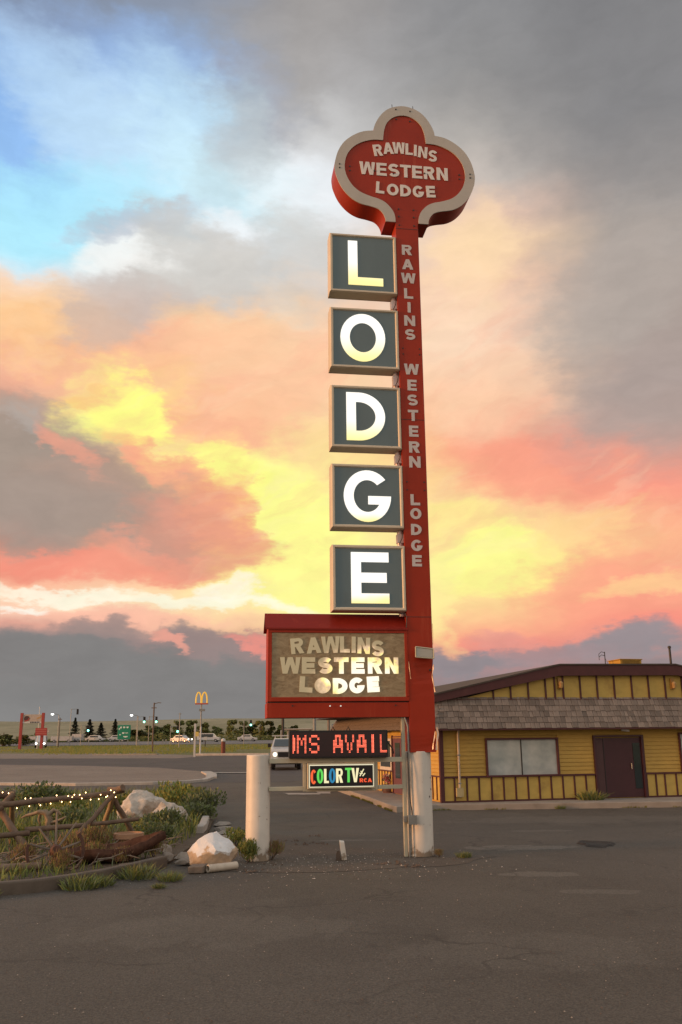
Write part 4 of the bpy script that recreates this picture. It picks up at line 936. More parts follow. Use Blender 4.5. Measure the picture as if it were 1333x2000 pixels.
# two gable lanterns
for x in (3.19, 6.36):
    ln = MB().box(x - .05, x + .05, -.06, -.001, 2.78, 3.05).build('wall_lantern', simple('lantern', (.30, .16, .04), .5, .2, 9), BLD)
    MB().lathe([(.045, 0), (.06, .12), (.03, .16)], (x, -.11, 2.80), 10).build('shade', simple('lantern_shade', (.36, .22, .08), .4, .2, 9), ln)
# left side wall: siding, battens, door, window
for i in range(12):
    a = .725 + i * .09; b = a + .09
    for s0, s1 in ((.05, 3.08), (4.18, 4.25), (5.5, DEP)) if a < 1.62 else ((.05, DEP),):
        MB().hexa([(-.018, s0, a), (-.018, s1, a), (.028, s1, a), (.028, s0, a), (.012, s0, b), (.012, s1, b), (.028, s1, b), (.028, s0, b)]).build('clapboard', M['yellow'], BLD)
sp = MB().box(.0, .029, 4.18, DEP, .165, .72).build('wainscot_panel', M['yellow_panel'], BLD); MB().box(.0, .029, .06, 3.08, .165, .72).build('wainscot_panel', M['yellow_panel'], BLD)
y = .35
while y < DEP:
    if not 3.0 < y < 4.2: MB().box(-.024, -.001, y - .02, y + .02, .17, .70).build('batten', M['maroon'], BLD)
    y += .31
for s0, s1 in ((.05, 3.08), (4.18, DEP)): MB().box(-.03, -.001, s0, s1, .702, .735).build('wainscot_rail', M['maroon'], BLD)
sdr = MB().box(-.012, .029, 3.16, 4.10, .14, 1.68).build('side_door', simple('side_door_paint', (.13, .05, .055), .5, .12, 3), BLD)
for a, b in ((3.09, 3.158), (4.102, 4.17)): MB().box(-.035, .029, a, b, .13, 1.70).build('door_frame', M['maroon'], sdr)
MB().box(-.022, -.013, 3.4, 3.86, .55, 1.5).build('door_light', M['glass'], sdr)
sw = MB().box(-.02, .029, 4.26, 5.49, .74, 1.62).build('side_window', simple('white_frame', (.55, .5, .42), .5, .08, 5), BLD)
MB().box(-.028, -.021, 4.36, 5.39, .83, 1.55).build('pane', M['glass'], sw)
# ------------------------------------------------ sidewalk round the building, with a kerb step
WK = [(1.18, 21.15), (2.13, 21.66), (7.9, 21.86), (18, 22.2), (18, 40), (-1.6, 40), (-.56, 31.6), (-.2, 30.0), (.64, 24.77), (1.02, 22.0)]
struct('sidewalk', MB().flat(WK, -.02, .125), M['concrete'], bevel=.015)
def strip_of(name, pts, n, hgt, seed, mat, wid=.1): pass

# ================================================================== plants: leaf-sized faces
def leafmat(name, c1, c2, rnd=.15):
    m = MT(name); c = m.mix(m.map(m.noise(2.6, 3), .35, .65, 0, 1), c1, c2)
    c = m.scale(c, m.map(m.rand(), 0, 1, 1 - rnd, 1 + rnd)); m.color(c); m.set(.7, spec=.2)
    m.b.inputs['Transmission Weight'].default_value = 0
    return m.m
M['sage'] = leafmat('sage_leaf', (.12, .145, .075), (.185, .20, .115))
M['green'] = leafmat('green_leaf', (.11, .15, .038), (.18, .215, .065))
M['yellowgreen'] = leafmat('yellow_green_leaf', (.17, .175, .04), (.25, .23, .065))
M['dry'] = leafmat('dry_stem', (.19, .105, .06), (.26, .16, .095))
M['twig'] = simple('twig', (.10, .07, .05), .9, .2, 12)
def bush_mesh(name, mats, r, h, n, seed, leaf=.045, wide=.014, up_=.6, twigs=14, dome=True):
    rr = random.Random(seed); mb = MB()
    lobes = [(rr.uniform(-.5, .5) * r, rr.uniform(-.5, .5) * r, h * rr.uniform(.35, .8), r * rr.uniform(.35, .62)) for _ in range(7)]
    for i in range(twigs):
        lx, ly, lz, lr = rr.choice(lobes); mb.cur = len(mats) - 1
        mb.tube([(lx * .15, ly * .15, 0), (lx * .6, ly * .6, lz * .5), (lx + rr.uniform(-.1, .1) * r, ly + rr.uniform(-.1, .1) * r, lz * 1.0)], [.008, .006, .003], 4, False)
    for i in range(n):
        lx, ly, lz, lr = rr.choice(lobes)
        d = Vector((rr.gauss(0, 1), rr.gauss(0, 1), rr.gauss(0, .8))).normalized() * lr * rr.random() ** .35
        p = Vector((lx, ly, lz)) + Vector((d.x, d.y, d.z * .75)); p.z = max(.01, min(h * 1.05, p.z))
        v = (d.normalized() * (1 - up_) + Vector((rr.uniform(-.5, .5), rr.uniform(-.5, .5), 1)) * up_).normalized()
        s = v.cross(Vector((rr.uniform(-1, 1), rr.uniform(-1, 1), rr.uniform(-1, 1)))).normalized()
        l = leaf * rr.uniform(.6, 1.5); w = wide * rr.uniform(.7, 1.4); mb.cur = rr.randrange(max(1, len(mats) - 1))
        mb.add([p - s * w * .5, p + v * l * .5 - s * w, p + v * l, p + v * l * .5 + s * w, p + s * w * .5], [(0, 1, 2, 3, 4)])
    return mb.mesh(name, mats)
def grass_mesh(name, mats, r, h, n, seed, w=.006, lean=.45):
    rr = random.Random(seed); mb = MB()
    for i in range(n):
        a = rr.uniform(0, 6.283); q = r * rr.random() ** .6; x, y = q * math.cos(a), q * math.sin(a)
        hh = h * rr.uniform(.45, 1.1) * (1 - .35 * q / r); lx, ly = rr.gauss(0, lean) * hh + x * .5, rr.gauss(0, lean) * hh + y * .5
        t = rr.uniform(0, 6.283); dx, dy = w * math.cos(t), w * math.sin(t); mb.cur = rr.randrange(len(mats))
        mb.add([(x - dx, y - dy, 0), (x + dx, y + dy, 0), (x + lx * .45 + dx * .7, y + ly * .45 + dy * .7, hh * .6), (x + lx, y + ly, hh), (x + lx * .45 - dx * .7, y + ly * .45 - dy * .7, hh * .6)], [(0, 1, 2, 4), (4, 2, 3)])
    return mb.mesh(name, mats)
G3 = [M['green'], M['yellowgreen'], M['sage']]
SAGE = [bush_mesh('sage_foliage', [M['sage'], M['sage'], M['green'], M['twig']], .42, .42, 1500, 11 + i) for i in range(3)]
GREEN = [bush_mesh('weed_foliage', [M['green'], M['yellowgreen'], M['twig']], .34, .36, 1100, 31 + i, .05, .010, .8) for i in range(2)]
DRY = [bush_mesh('dry_foliage', [M['dry'], M['dry'], M['yellowgreen'], M['twig']], .30, .34, 800, 51 + i, .08, .0045, .9) for i in range(2)]
TUFT = [grass_mesh('grass_blades', G3, .16, .15, 230, 71 + i) for i in range(3)]

# ================================================================== planting bed on the left
BZ = .05
KB = [(-5.2, 9.75), (-4.4, 10.15), (-3.79, 10.47), (-3.49, 10.62), (-3.19, 10.93), (-2.9, 11.37), (-2.65, 11.95), (-2.40, 12.62)]
BED = [(-20, 9), (-5.3, 9.8)] + KB[1:] + [(-2.35, 13.6), (-2.32, 15.8), (-2.72, 19.6), (-3.5, 25.0), (-5.6, 29.5), (-20, 31)]
struct('planting_bed', MB().flat(BED, .0, BZ), M['soil'])
ck = MT('dark_kerb_concrete'); c = ck.mix(ck.map(ck.noise(2.5, 5), .35, .65, 0, 1), (.078, .06, .044), (.115, .09, .068)); ck.color(c); ck.set(.9); ck.bump(ck.noise(18, 4), .4, .01)
kerb('bed_kerb', KB, .12, .13, ck.m)
kerb('bed_kerb', [(-2.52, 16.4), (-2.55, 17.0), (-2.74, 18.6)], .14, .17, M['pale_concrete'])
# undergrowth nobody could count
ug = MB(); rg = random.Random(9)
def blade(x, y, hh, w, z0=BZ):
    lx, ly = rg.gauss(0, .35) * hh, rg.gauss(0, .35) * hh; t = rg.uniform(0, 6.28); dx, dy = w * math.cos(t), w * math.sin(t)
    ug.cur = rg.choice((0, 0, 1, 2)); ug.add([(x - dx, y - dy, z0), (x + dx, y + dy, z0), (x + lx * .4 + dx * .7, y + ly * .4 + dy * .7, z0 + hh * .6), (x + lx, y + ly, z0 + hh), (x + lx * .4 - dx * .7, y + ly * .4 - dy * .7, z0 + hh * .6)], [(0, 1, 2, 4), (4, 2, 3)])
def inside(x, y, poly):
    r = False; j = len(poly) - 1
    for i in range(len(poly)):
        if (poly[i][1] > y) != (poly[j][1] > y) and x < (poly[j][0] - poly[i][0]) * (y - poly[i][1]) / (poly[j][1] - poly[i][1]) + poly[i][0]: r = not r
        j = i
    return r
INN_ = [(-9, 11.5), (-4.0, 11.0), (-3.0, 11.9), (-2.6, 13.2), (-2.5, 15.8), (-2.9, 19.5), (-3.7, 24.6), (-5.8, 28.6), (-14, 29)]
n = 0
while n < 9000:
    y = rg.uniform(11, 29); x = rg.uniform(-.62 * y + 2.4, -2.2)
    if not inside(x, y, INN_): continue
    d = noise.noise(Vector((x * .9, y * .6, 0))) + .45 + (.25 if y > 15.5 else -.12)
    if rg.random() > d: continue
    blade(x, y, rg.uniform(.08, .30) * (.6 if y < 13.5 else 1.0), .009 if y < 17 else .013); n += 1
o = ug.build('undergrowth', [M['green'], M['yellowgreen'], M['sage']]); kind(o, 'stuff'); o['label'] = 'mixed green weeds and grass covering the planting bed'; o['category'] = 'weeds'
def bush(name, label, mesh, x, y, s, sz=None, rz=0, cat='shrub', z=BZ - .01, group=None):
    o = put(name, mesh, None, loc=(x, y, z), rot=(0, 0, rz), scale=(s, s, (sz or s))); return tag(o, label, cat, group)
B_ = 'shrubs in the planting bed'
bush('sage_bush', 'grey-green sagebrush right of the pale boulder, at the bed corner', SAGE[0], -3.05, 20.2, 1.35, 1.25, .3, group=B_)
bush('sage_bush', 'round sagebrush in front of the pale boulder, behind the white rock', SAGE[1], -3.05, 16.4, 1.15, 1.0, 1.1, group=B_)
bush('sage_bush', 'low sagebrush between the terracotta pot and the white rock', SAGE[2], -2.95, 14.9, .95, .72, 2.0, group=B_)
bush('sage_bush', 'dark sagebrush at the far left behind the string lights', SAGE[0], -7.4, 22.8, 1.9, 1.35, 2.6, group=B_)
bush('sage_bush', 'sagebrush touching the right end of the pale boulder', SAGE[1], -3.0, 18.9, 1.0, .85, 4.0, group=B_)
bush('sage_bush', 'sagebrush between the two log trestles, behind the driftwood', SAGE[2], -5.2, 17.6, 1.2, .9, 5.0, group=B_)
bush('weed_bush', 'bright green bush just behind the right log trestle', GREEN[0], -4.55, 19.6, 1.5, 1.3, .5, group=B_)
bush('weed_bush', 'yellow-green bush in front of the boulder under the log end', GREEN[1], -3.55, 16.6, 1.1, .55, 1.5, group=B_)
bush('weed_bush', 'leafy bush behind the pale boulder', GREEN[1], -4.1, 22.6, 1.7, 1.5, 2.5, group=B_)
bush('weed_bush', 'leafy green bush behind the driftwood root, under the lights', GREEN[0], -5.9, 19.6, 1.6, 1.2, 3.5, group=B_)
bush('weed_bush', 'small green bush at the left picture edge below the rail', GREEN[1], -5.0, 14.9, .9, .8, 4.4, group=B_)
bush('weed_bush', 'olive bush by the far corner of the bed beyond the sagebrush', GREEN[0], -3.75, 24.0, 1.3, 1.1, 5.4, group=B_)
bush('dry_bush', 'dry reddish brush between the wagon wheel and the rusty scoop', DRY[0], -3.55, 13.5, .95, 1.0, .4, group='dry brush in the bed')
bush('dry_bush', 'dry reddish brush in front of the wagon wheel at the kerb', DRY[1], -3.55, 11.75, .62, .70, 1.4, group='dry brush in the bed')
bush('dry_bush', 'dry yellow brush left of the wagon wheel', DRY[0], -4.15, 12.4, .85, .72, 2.4, group='dry brush in the bed')
bush('dry_bush', 'dry brown brush over the left end of the rusty scoop', DRY[1], -3.25, 12.55, .80, .72, 3.1, group='dry brush in the bed')
bush('dry_bush', 'dry tangle lying over the middle of the rusty scoop', DRY[0], -2.95, 12.55, .62, .55, 4.1, group='dry brush in the bed')
bush('dry_bush', 'dry tangle at the upswept end of the rusty scoop', DRY[1], -2.62, 13.1, .55, .70, 5.1, group='dry brush in the bed')
bush('dry_bush', 'brown tangle under the middle rail behind the wheel', DRY[1], -3.9, 13.2, .95, .95, .1, group='dry brush in the bed')
bush('post_bush', 'green bush at the foot of the left white post', GREEN[0], -1.30, 12.95, .62, .78, .9, z=0)
bush('post_bush', 'dry pinkish weeds right of the left white post', DRY[1], -1.02, 13.15, .62, .66, .9, z=0)
bush('post_bush', 'green weeds trailing along the broken kerb left of the post', GREEN[1], -1.72, 14.9, .75, .65, 2.2, z=0)
bush('post_bush', 'small weeds at the foot of the right white post', DRY[0], 1.33, 13.28, .34, .26, 1.2, z=0)
T_ = 'grass tufts on the asphalt'
def tuft(label, x, y, s, k=0, z=0): return tag(put('grass_tuft', TUFT[k], None, loc=(x, y, z), rot=(0, 0, x * 7), scale=s), label, 'grass tuft', T_)
tuft('large grass tuft against the middle of the bed kerb', -2.50, 11.55, 1.35, 0)
tuft('wide grass tuft at the kerb below the rusty scoop', -3.0, 10.82, 1.25, 1)
tuft('second grass clump beside the wide tuft at the kerb', -2.83, 11.0, 1.0, 2)
tuft('small grass tuft between the kerb and the wood block', -2.08, 11.35, .85, 2)
tuft('tiny grass tuft standing alone in front of the bed', -2.10, 10.80, .45, 0)
tuft('small green tuft right of the right white post', 1.66, 13.2, .62, 1)
tuft('low grass at the left picture edge below the kerb', -3.85, 10.25, .8, 2)
tuft('tuft of green weeds beside the maroon door', 5.98, 22.72, 1.9, 0, .125)
tuft('tuft of weeds on the kerb below the window', 5.0, 21.72, .7, 1, .0)
wk = MB(); rg2 = random.Random(4)      # moss and weeds in the joint along the sidewalk
for i in range(1400):
    t = rg2.random()
    if rg2.random() < .55: a, b = (1.1, 21.2), (.1, 27.5)
    else: a, b = (1.4, 21.18), (12, 21.95)
    x = a[0] + (b[0] - a[0]) * t - (.03 if a[0] == 1.1 else 0); y = a[1] + (b[1] - a[1]) * t - (.05 if a[0] == 1.4 else 0)
    if a[0] == 1.4: y = interp(x, [1.18, 2.13, 7.9, 18], [21.15, 21.66, 21.86, 22.2]) - .03
    else: x = interp(y, [21.15, 22.0, 24.77, 30], [1.16, 1.02, .64, -.2]) - .03
    if noise.noise(Vector((x * 1.3, y * 1.3, 5))) < -.02: continue
    h_ = rg2.uniform(.015, .06); w_ = .012; wk.add([(x - w_, y, 0), (x + w_, y, 0), (x + rg2.uniform(-.03, .03), y - rg2.uniform(0, .04), h_)], [(0, 1, 2)])
o = wk.build('joint_weeds', M['yellowgreen']); kind(o, 'stuff'); o['label'] = 'thin green weeds growing in the joint along the sidewalk kerb'; o['category'] = 'weeds'

# ------------------------------------------------------------------ log trestles and rails
M['bark'] = simple('weathered_log', (.13, .088, .060), .9, .3, 5, bump=.6, stretch=(1, 1, 1), rnd=.2, grime=((.22, .16, .11), .5))
M['peeled'] = simple('peeled_log', (.27, .19, .10), .85, .2, 6, bump=.4, rnd=.15)
M['logend'] = simple('log_end', (.34, .25, .14), .9, .2, 14)
rl = random.Random(21)
def log(name, a, b, r0, r1, mat, parent=None, sag=.02):
    a, b = Vector(a), Vector(b); pts = []; rad = []
    for i in range(8):
        t = i / 7; p = a.lerp(b, t) + Vector((rl.uniform(-.008, .008), rl.uniform(-.008, .008), rl.uniform(-.008, .008) - sag * 4 * t * (1 - t)))
        pts.append(p); rad.append((r0 + (r1 - r0) * t) * rl.uniform(.9, 1.1))
    return MB().tube(pts, rad, 10, True, .22, rl).build(name, M[mat], parent, 60)
FEN = thing('log_fence', 'rustic buck-and-rail log fence in the planting bed, hung with string lights', 'fence', (-4.3, 14.2, BZ))
F0 = Vector((-4.3, 14.2, BZ))
def fl(name, a, b, r0, r1, mat='bark'): return log(name, Vector(a) - F0, Vector(b) - F0, r0, r1, mat, FEN)
fl('top_rail', (-6.6, 13.75, .80), (-5.03, 14.3, .84), .062, .058)
fl('top_rail', (-5.2, 13.85, .715), (-3.50, 14.85, .845), .050, .040)
fl('middle_rail', (-4.72, 13.95, .355), (-3.20, 14.62, .445), .040, .030)
fl('middle_rail', (-6.4, 13.4, .26), (-4.62, 13.85, .315), .040, .036)
fl('trestle_leg', (-3.60, 14.84, .88), (-4.15, 13.75, .02), .036, .044, 'bark')
fl('trestle_leg', (-3.63, 14.78, .84), (-4.02, 15.45, .02), .038, .044, 'peeled')
fl('trestle_leg', (-3.72, 14.86, .86), (-3.36, 15.35, .02), .040, .052, 'bark')
fl('trestle_leg', (-4.98, 14.05, .86), (-5.55, 13.3, .02), .046, .052, 'bark')
fl('trestle_leg', (-5.20, 14.05, .70), (-4.52, 13.7, .02), .044, .056, 'bark')
fl('trestle_leg', (-5.05, 14.2, .86), (-5.3, 15.1, .02), .040, .046, 'peeled')
fl('cross_stub', (-3.74, 14.9, .87), (-3.50, 14.75, .90), .046, .05, 'bark')
# string lights
SL = thing('string_lights', 'warm white fairy lights wound along the top log rail', 'string lights', (-4.3, 14.3, .7))
S0 = Vector((-4.3, 14.3, .7))
BUL = [(-5.105, .886), (-5.028, .872), (-4.948, .738), (-4.92, .693), (-4.908, .654), (-4.807, .788), (-4.738, .789), (-4.745, .758), (-4.748, .675), (-4.655, .779), (-4.625, .711), (-4.604, .682), (-4.582, .786), (-4.471, .701), (-4.463, .765), (-4.398, .816), (-4.358, .742), (-4.324, .72), (-4.243, .801), (-4.207, .715), (-4.188, .782), (-4.161, .817), (-4.088, .814), (-4.055, .759), (-4.007, .844), (-3.935, .737), (-3.824, .739), (-3.801, .804), (-3.724, .768), (-3.705, .782), (-3.662, .867), (-3.612, .833), (-3.588, .76)]
bm_ = MB().lathe([(.001, -.009), (.0065, -.003), (.007, .003), (.001, .010)], (0, 0, 0), 8).mesh('bulb', glow('bulb_glow', (1.0, .62, .26), 11.0), 60)
pts = []
for x, z in BUL:
    y = 14.0 + (x + 5.17) / 1.55 * .75 - .075; p = Vector((x, y, z)) - S0; pts.append(p)
    put('bulb', bm_, SL, loc=tuple(p))
MB().tube(pts, .003, 4, False).build('wire', M['bolt'], SL)
# ------------------------------------------------------------------ wagon wheel
M['oldwood'] = simple('grey_old_wood', (.17, .135, .105), .9, .25, 7, bump=.4, rnd=.15)
M['rust'] = simple('rust', (.075, .034, .022), .85, .35, 5, bump=.4, grime=((.13, .055, .03), .7))
M['rust2'] = simple('brown_rust', (.082, .042, .029), .95, .45, 7, bump=.8, grime=((.13, .075, .05), .8), spec=.1)
WH = thing('wagon_wheel', 'broken wooden wagon wheel leaning in the bed, rim gone on top', 'wagon wheel', (-3.66, 12.0, .27), 0)
WH.rotation_euler = (R(-16), 0, R(22))
def ring_arc(r, a0, a1, t, w, n=22):
    m = MB(); vs = []
    for i in range(n + 1):
        a = R(a0 + (a1 - a0) * i / n); c_, s_ = math.cos(a), math.sin(a)
        for rr_, y in ((r - t, -w), (r, -w), (r, w), (r - t, w)): vs.append((rr_ * c_, y, rr_ * s_))
    fs = []
    for i in range(n):
        for k in range(4): fs.append((i * 4 + k, i * 4 + (k + 1) % 4, i * 4 + 4 + (k + 1) % 4, i * 4 + 4 + k))
    return m.add(vs, fs + [(3, 2, 1, 0), tuple(n * 4 + k for k in range(4))])
ring_arc(.36, 165, 395, .035, .022).build('rim', M['rust'], WH, recalc=True)
MB().tube([(0, -.10, 0), (0, -.05, 0), (0, .05, 0), (0, .12, 0)], [.045, .075, .075, .05], 14).build('hub', M['rust'], WH, 40)
for k in range(10):
    a = R(18 + 36 * k); L_ = .33 if math.sin(a) < .5 else .36 + .06 * (k % 3)
    MB().tube([(.06 * math.cos(a), 0, .06 * math.sin(a)), (L_ * math.cos(a), .01, L_ * math.sin(a))], [.017, .013], 6).build('spoke', M['oldwood'], WH)
o = log('wood_beam', (-5.2, 11.35, BZ + .06), (-3.78, 11.85, BZ + .06), .055, .05, 'bark', None, 0); tag(o, 'dark round timber lying behind the kerb, left of the wheel', 'timber')
# dead branches and splintered timber thrown about the bed
sk = MB(); rk = random.Random(12)
for i in range(90):
    x, y = rk.uniform(-4.9, -2.6), rk.uniform(11.6, 14.6)
    if not inside(x, y, INN_): continue
    a = rk.uniform(-.6, .9); l = rk.uniform(.12, .5); z = BZ + rk.uniform(.01, .12)
    sk.tube([(x, y, z), (x + l * .5 * math.cos(a), y + l * .5 * math.sin(a), z + rk.uniform(0, .07)), (x + l * math.cos(a), y + l * math.sin(a), z + rk.uniform(-.01, .16))], [.012, .010, .004], 5, True, .3, rk)
o = sk.build('dead_branches', M['oldwood']); kind(o, 'stuff'); o['label'] = 'dead twigs and splinters littering the planting bed'; o['category'] = 'twigs'
# gnarled driftwood root
DW = thing('driftwood_root', 'pale gnarled driftwood root standing behind the middle rail', 'driftwood', (-4.75, 15.05, BZ))
for nm, pts, r in (('stem', [(0, 0, 0), (.0, 0, .18), (.02, .02, .36), (-.04, 0, .47), (-.16, -.02, .48)], [.035, .045, .055, .05, .03]), ('branch', [(.02, .02, .30), (.14, 0, .33), (.22, -.02, .36), (.30, 0, .40)], [.035, .025, .018, .01]), ('branch', [(-.14, -.02, .48), (-.26, .02, .44), (-.36, .03, .42), (-.44, .05, .38)], [.03, .025, .02, .01]), ('branch', [(.0, .0, .42), (.08, .04, .50), (.16, .04, .46), (.2, .03, .42)], [.04, .035, .025, .012]), ('branch', [(-.12, 0, .47), (-.15, .04, .36), (-.12, .05, .26)], [.03, .025, .012])):
    MB().tube(pts, r, 8, True, .3, rl).build(nm, simple('driftwood', (.24, .185, .125), .9, .3, 8, bump=.5, grime=((.07, .05, .035), .7)), DW, 60)
# rusty scoop: open trough with an upswept pointed end
SC = thing('rusty_scoop', 'rust-brown metal scoop with upswept end lying behind the kerb', 'scoop', (-3.02, 12.75, BZ - .02), R(20)); SC.scale = (1, 1.25, 1.05)
mb = MB(); n1, n2 = 14, 9; outer = []
for i in range(n1 + 1):
    t = i / n1; x = -.72 + 1.30 * t; lift = .0 + .24 * max(0, (t - .45) / .55) ** 1.8; wd = .26 * (1 - .75 * max(0, (t - .55) / .45) ** 2) * (.75 + .25 * min(1, t * 4)); dp = .21 * (1 - .45 * max(0, (t - .6) / .4)) * (.7 + .3 * min(1, t * 3))
    for k in range(n2):
        a = math.pi * k / (n2 - 1); mb.v.append((x + .02 * math.sin(a * 3) + rl.uniform(-.012, .012), -wd * math.cos(a), lift + dp * (1 - math.sin(a) ** .7) + (.02 * math.sin(9 * t)) + rl.uniform(-.012, .012)))
for i in range(n1):
    for k in range(n2 - 1): mb.f.append((i * n2 + k, i * n2 + k + 1, (i + 1) * n2 + k + 1, (i + 1) * n2 + k)); mb.m.append(0)
o = mb.build('shell', M['rust2'], SC, 60); md = o.modifiers.new('solid', 'SOLIDIFY'); md.thickness = .018
MB().tube([(x, y, z - .004) for x, y, z in [mb.v[i * n2 + n2 - 1] for i in range(n1 - 1)]], .010, 6).build('rolled_edge', M['rust'], SC, 60)
# terracotta pot
PO = thing('flower_pot', 'empty terracotta pot standing behind the rusty scoop', 'pot', (-3.14, 13.75, BZ))
tcm = simple('terracotta', (.36, .21, .125), .85, .12, 4, grime=((.42, .34, .26), .6))
MB().lathe([(.13, 0), (.16, .1), (.185, .2), (.17, .2), (.14, .1), (.11, .03)], (0, 0, 0), 24, False).build('body', tcm, PO, 40)
MB().lathe([(.187, .195), (.215, .195), (.218, .265), (.192, .27), (.18, .2)], (0, 0, 0), 24, False).build('rim', tcm, PO, 40)
MB().lathe([(.001, .17), (.172, .17)], (0, 0, 0), 20, False).build('earth', M['soil'], PO)
# rocks
def rock(name, label, pts_seed, loc, size, mat, rz=0, sub=3, rough=.16, cat='rock', cuts=7, group=None):
    import bmesh
    b = bmesh.new(); bmesh.ops.create_icosphere(b, subdivisions=sub, radius=1); rr = random.Random(pts_seed)
    for _ in range(cuts):      # flatten against random planes so that it has faces
        nrm = Vector((rr.gauss(0, 1), rr.gauss(0, 1), rr.gauss(0, .7))).normalized(); d = rr.uniform(.62, .85)
        for v in b.verts:
            q = v.co.dot(nrm) - d
            if q > 0: v.co -= nrm * q * .92
    for v in b.verts:
        v.co *= 1 + rough * noise.fractal(v.co * 1.7 + Vector((pts_seed, 0, 0)), 1, 2, 4)
        v.co = Vector((v.co.x * size[0] * K, v.co.y * size[1] * K, max(-.35, v.co.z) * size[2] * K))
    me = bpy.data.meshes.new(name); b.to_mesh(me); b.free(); me.materials.append(mat); me.shade_smooth(); me.set_sharp_from_angle(angle=R(28))
    return tag(put(name, me, None, loc=loc, rot=(0, 0, rz)), label, cat, group)
lm = MT('limestone'); c = lm.mix(lm.map(lm.noise(5, 6, .7), .35, .65, 0, 1), (.38, .33, .27), (.56, .51, .44)); c = lm.mix(lm.map(lm.noise(2.2, 4), .55, .68, 0, .8), c, (.30, .19, .11)); lm.color(c); lm.set(.9); lm.bump(lm.noise(14, 6, .7), .9, .03)
rock('boulder', 'pale pitted limestone boulder half hidden in the shrubs', 4, (-4.02, 18.6, .20), (.46, .34, .42), lm.m, .2, 4, .26)
rock('boulder', 'lower brown-stained stone against the right side of the pale boulder', 8, (-3.42, 18.4, .15), (.36, .28, .33), lm.m, .9, 4, .26)
# white boulder, painted on top, bare tan below
wm = MT('painted_rock'); gsx = wm.n('ShaderNodeSeparateXYZ'); wm.l(wm.co(), gsx.inputs[0])
hz = wm.math('ADD', gsx.outputs[2], wm.map(wm.noise(3.5, 5, .6), .3, .7, -.13, .13)); hz = wm.math('ADD', hz, wm.math('MULTIPLY', gsx.outputs[0], -.10))
edge = wm.map(hz, .165 * K, .20 * K, 0, 1, True)
tan_ = wm.mix(wm.map(wm.noise(6, 5, .65), .35, .65, 0, 1), (.36, .25, .15), (.50, .38, .26)); tan_ = wm.mix(wm.map(wm.noise(3, 5), .55, .66, 0, .7), tan_, (.20, .14, .10))
wm.color(wm.mix(edge, tan_, (.64, .635, .62))); wm.set(.85); wm.bump(wm.noise(10, 6, .65), .7, .03)
wv_ = [(-.35, 0, .155), (-.225, -.12, .30), (-.225, .14, .30), (-.10, -.08, .375), (.0, -.06, .385), (.0, .14, .385), (.135, -.10, .29), (.14, .16, .28), (.315, .0, .19), (.235, -.16, .04), (.235, .18, .04), (-.05, -.24, .0), (-.05, .26, .0), (-.30, -.13, .015), (-.30, .16, .015), (-.14, -.24, .135), (.05, -.26, .20), (.20, -.20, .16)]
import bmesh
b = bmesh.new()
for p in wv_: b.verts.new((p[0] * K * 1.02, p[1] * K, p[2] * K))
bmesh.ops.convex_hull(b, input=b.verts); bmesh.ops.triangulate(b, faces=b.faces)
bmesh.ops.subdivide_edges(b, edges=b.edges, cuts=3, use_grid_fill=True)
for v in b.verts: v.co += Vector(v.co).normalized() * .035 * noise.fractal(v.co * 5, 1, 2, 4)
me = bpy.data.meshes.new('white_rock'); b.to_mesh(me); b.free(); me.materials.append(wm.m); me.shade_smooth(); me.set_sharp_from_angle(angle=R(22))
tag(put('white_rock', me, None, loc=(-1.70, 12.42, .04)), 'faceted boulder, white on top and tan below, resting beside the post', 'rock')
st = simple('grey_stone', (.26, .225, .185), .9, .25, 6, bump=.5, rnd=.2)
S_ = 'loose stones by the bed corner'
rock('flat_stone', 'pale flat stone just left of the white boulder', 14, (-2.17, 12.95, .06), (.16, .10, .09), st, .1, 2, .2, 'stone', group=S_)
rock('flat_stone', 'lower of the flat stones touching the white boulder', 15, (-2.12, 12.72, .035), (.15, .09, .06), st, .4, 2, .2, 'stone', group=S_)
rock('flat_stone', 'grey stone at the end of the bed kerb', 16, (-2.42, 12.95, .06), (.12, .09, .09), st, 1.4, 2, .2, 'stone', group=S_)
rock('flat_stone', 'dark stone behind the kerb end, below the sagebrush', 17, (-2.58, 13.6, .08), (.15, .11, .10), st, 2.4, 2, .2, 'stone', group=S_)
for i, (x, y, s) in enumerate(((-2.38, 18.4, .17), (-2.22, 17.4, .20), (-2.08, 16.5, .20), (-1.95, 15.7, .19), (-1.85, 15.0, .15))):
    rock('path_stone', ('farthest', 'second farthest', 'middle', 'second nearest', 'nearest')[i] + ' flat stone in the row behind the white boulder', 40 + i, (x, y, .02), (s, s * 1.6, .06), st, .3 * i, 2, .2, 'stone', group='row of flat stones')
# plastic pipe, wood block, stub post
PI = thing('plastic_pipe', 'short length of white plastic pipe lying before the white boulder', 'pipe', (-1.56, 12.12, .045), R(-48))
pv = simple('old_pvc', (.50, .43, .34), .55, .12, 6, grime=((.3, .22, .15), .5))
m_ = MB(); n = 20; L0, L1 = -.22, .22; vs = []
for x, r in ((L0, .048), (L0, .036), (L1, .036), (L1, .048)):
    for k in range(n): a = 2 * math.pi * k / n; vs.append((r * math.cos(a), x, r * math.sin(a)))
fs = []
for i in range(4):
    for k in range(n): fs.append((i * n + k, i * n + (k + 1) % n, ((i + 1) % 4) * n + (k + 1) % n, ((i + 1) % 4) * n + k))
m_.add(vs, fs).build('barrel', pv, PI, 40, recalc=True)
MB().add([(.0362 * math.cos(2 * math.pi * k / n), .12, .0365 * math.sin(2 * math.pi * k / n)) for k in range(n)], [tuple(range(n))]).build('blockage', M['bolt'], PI)
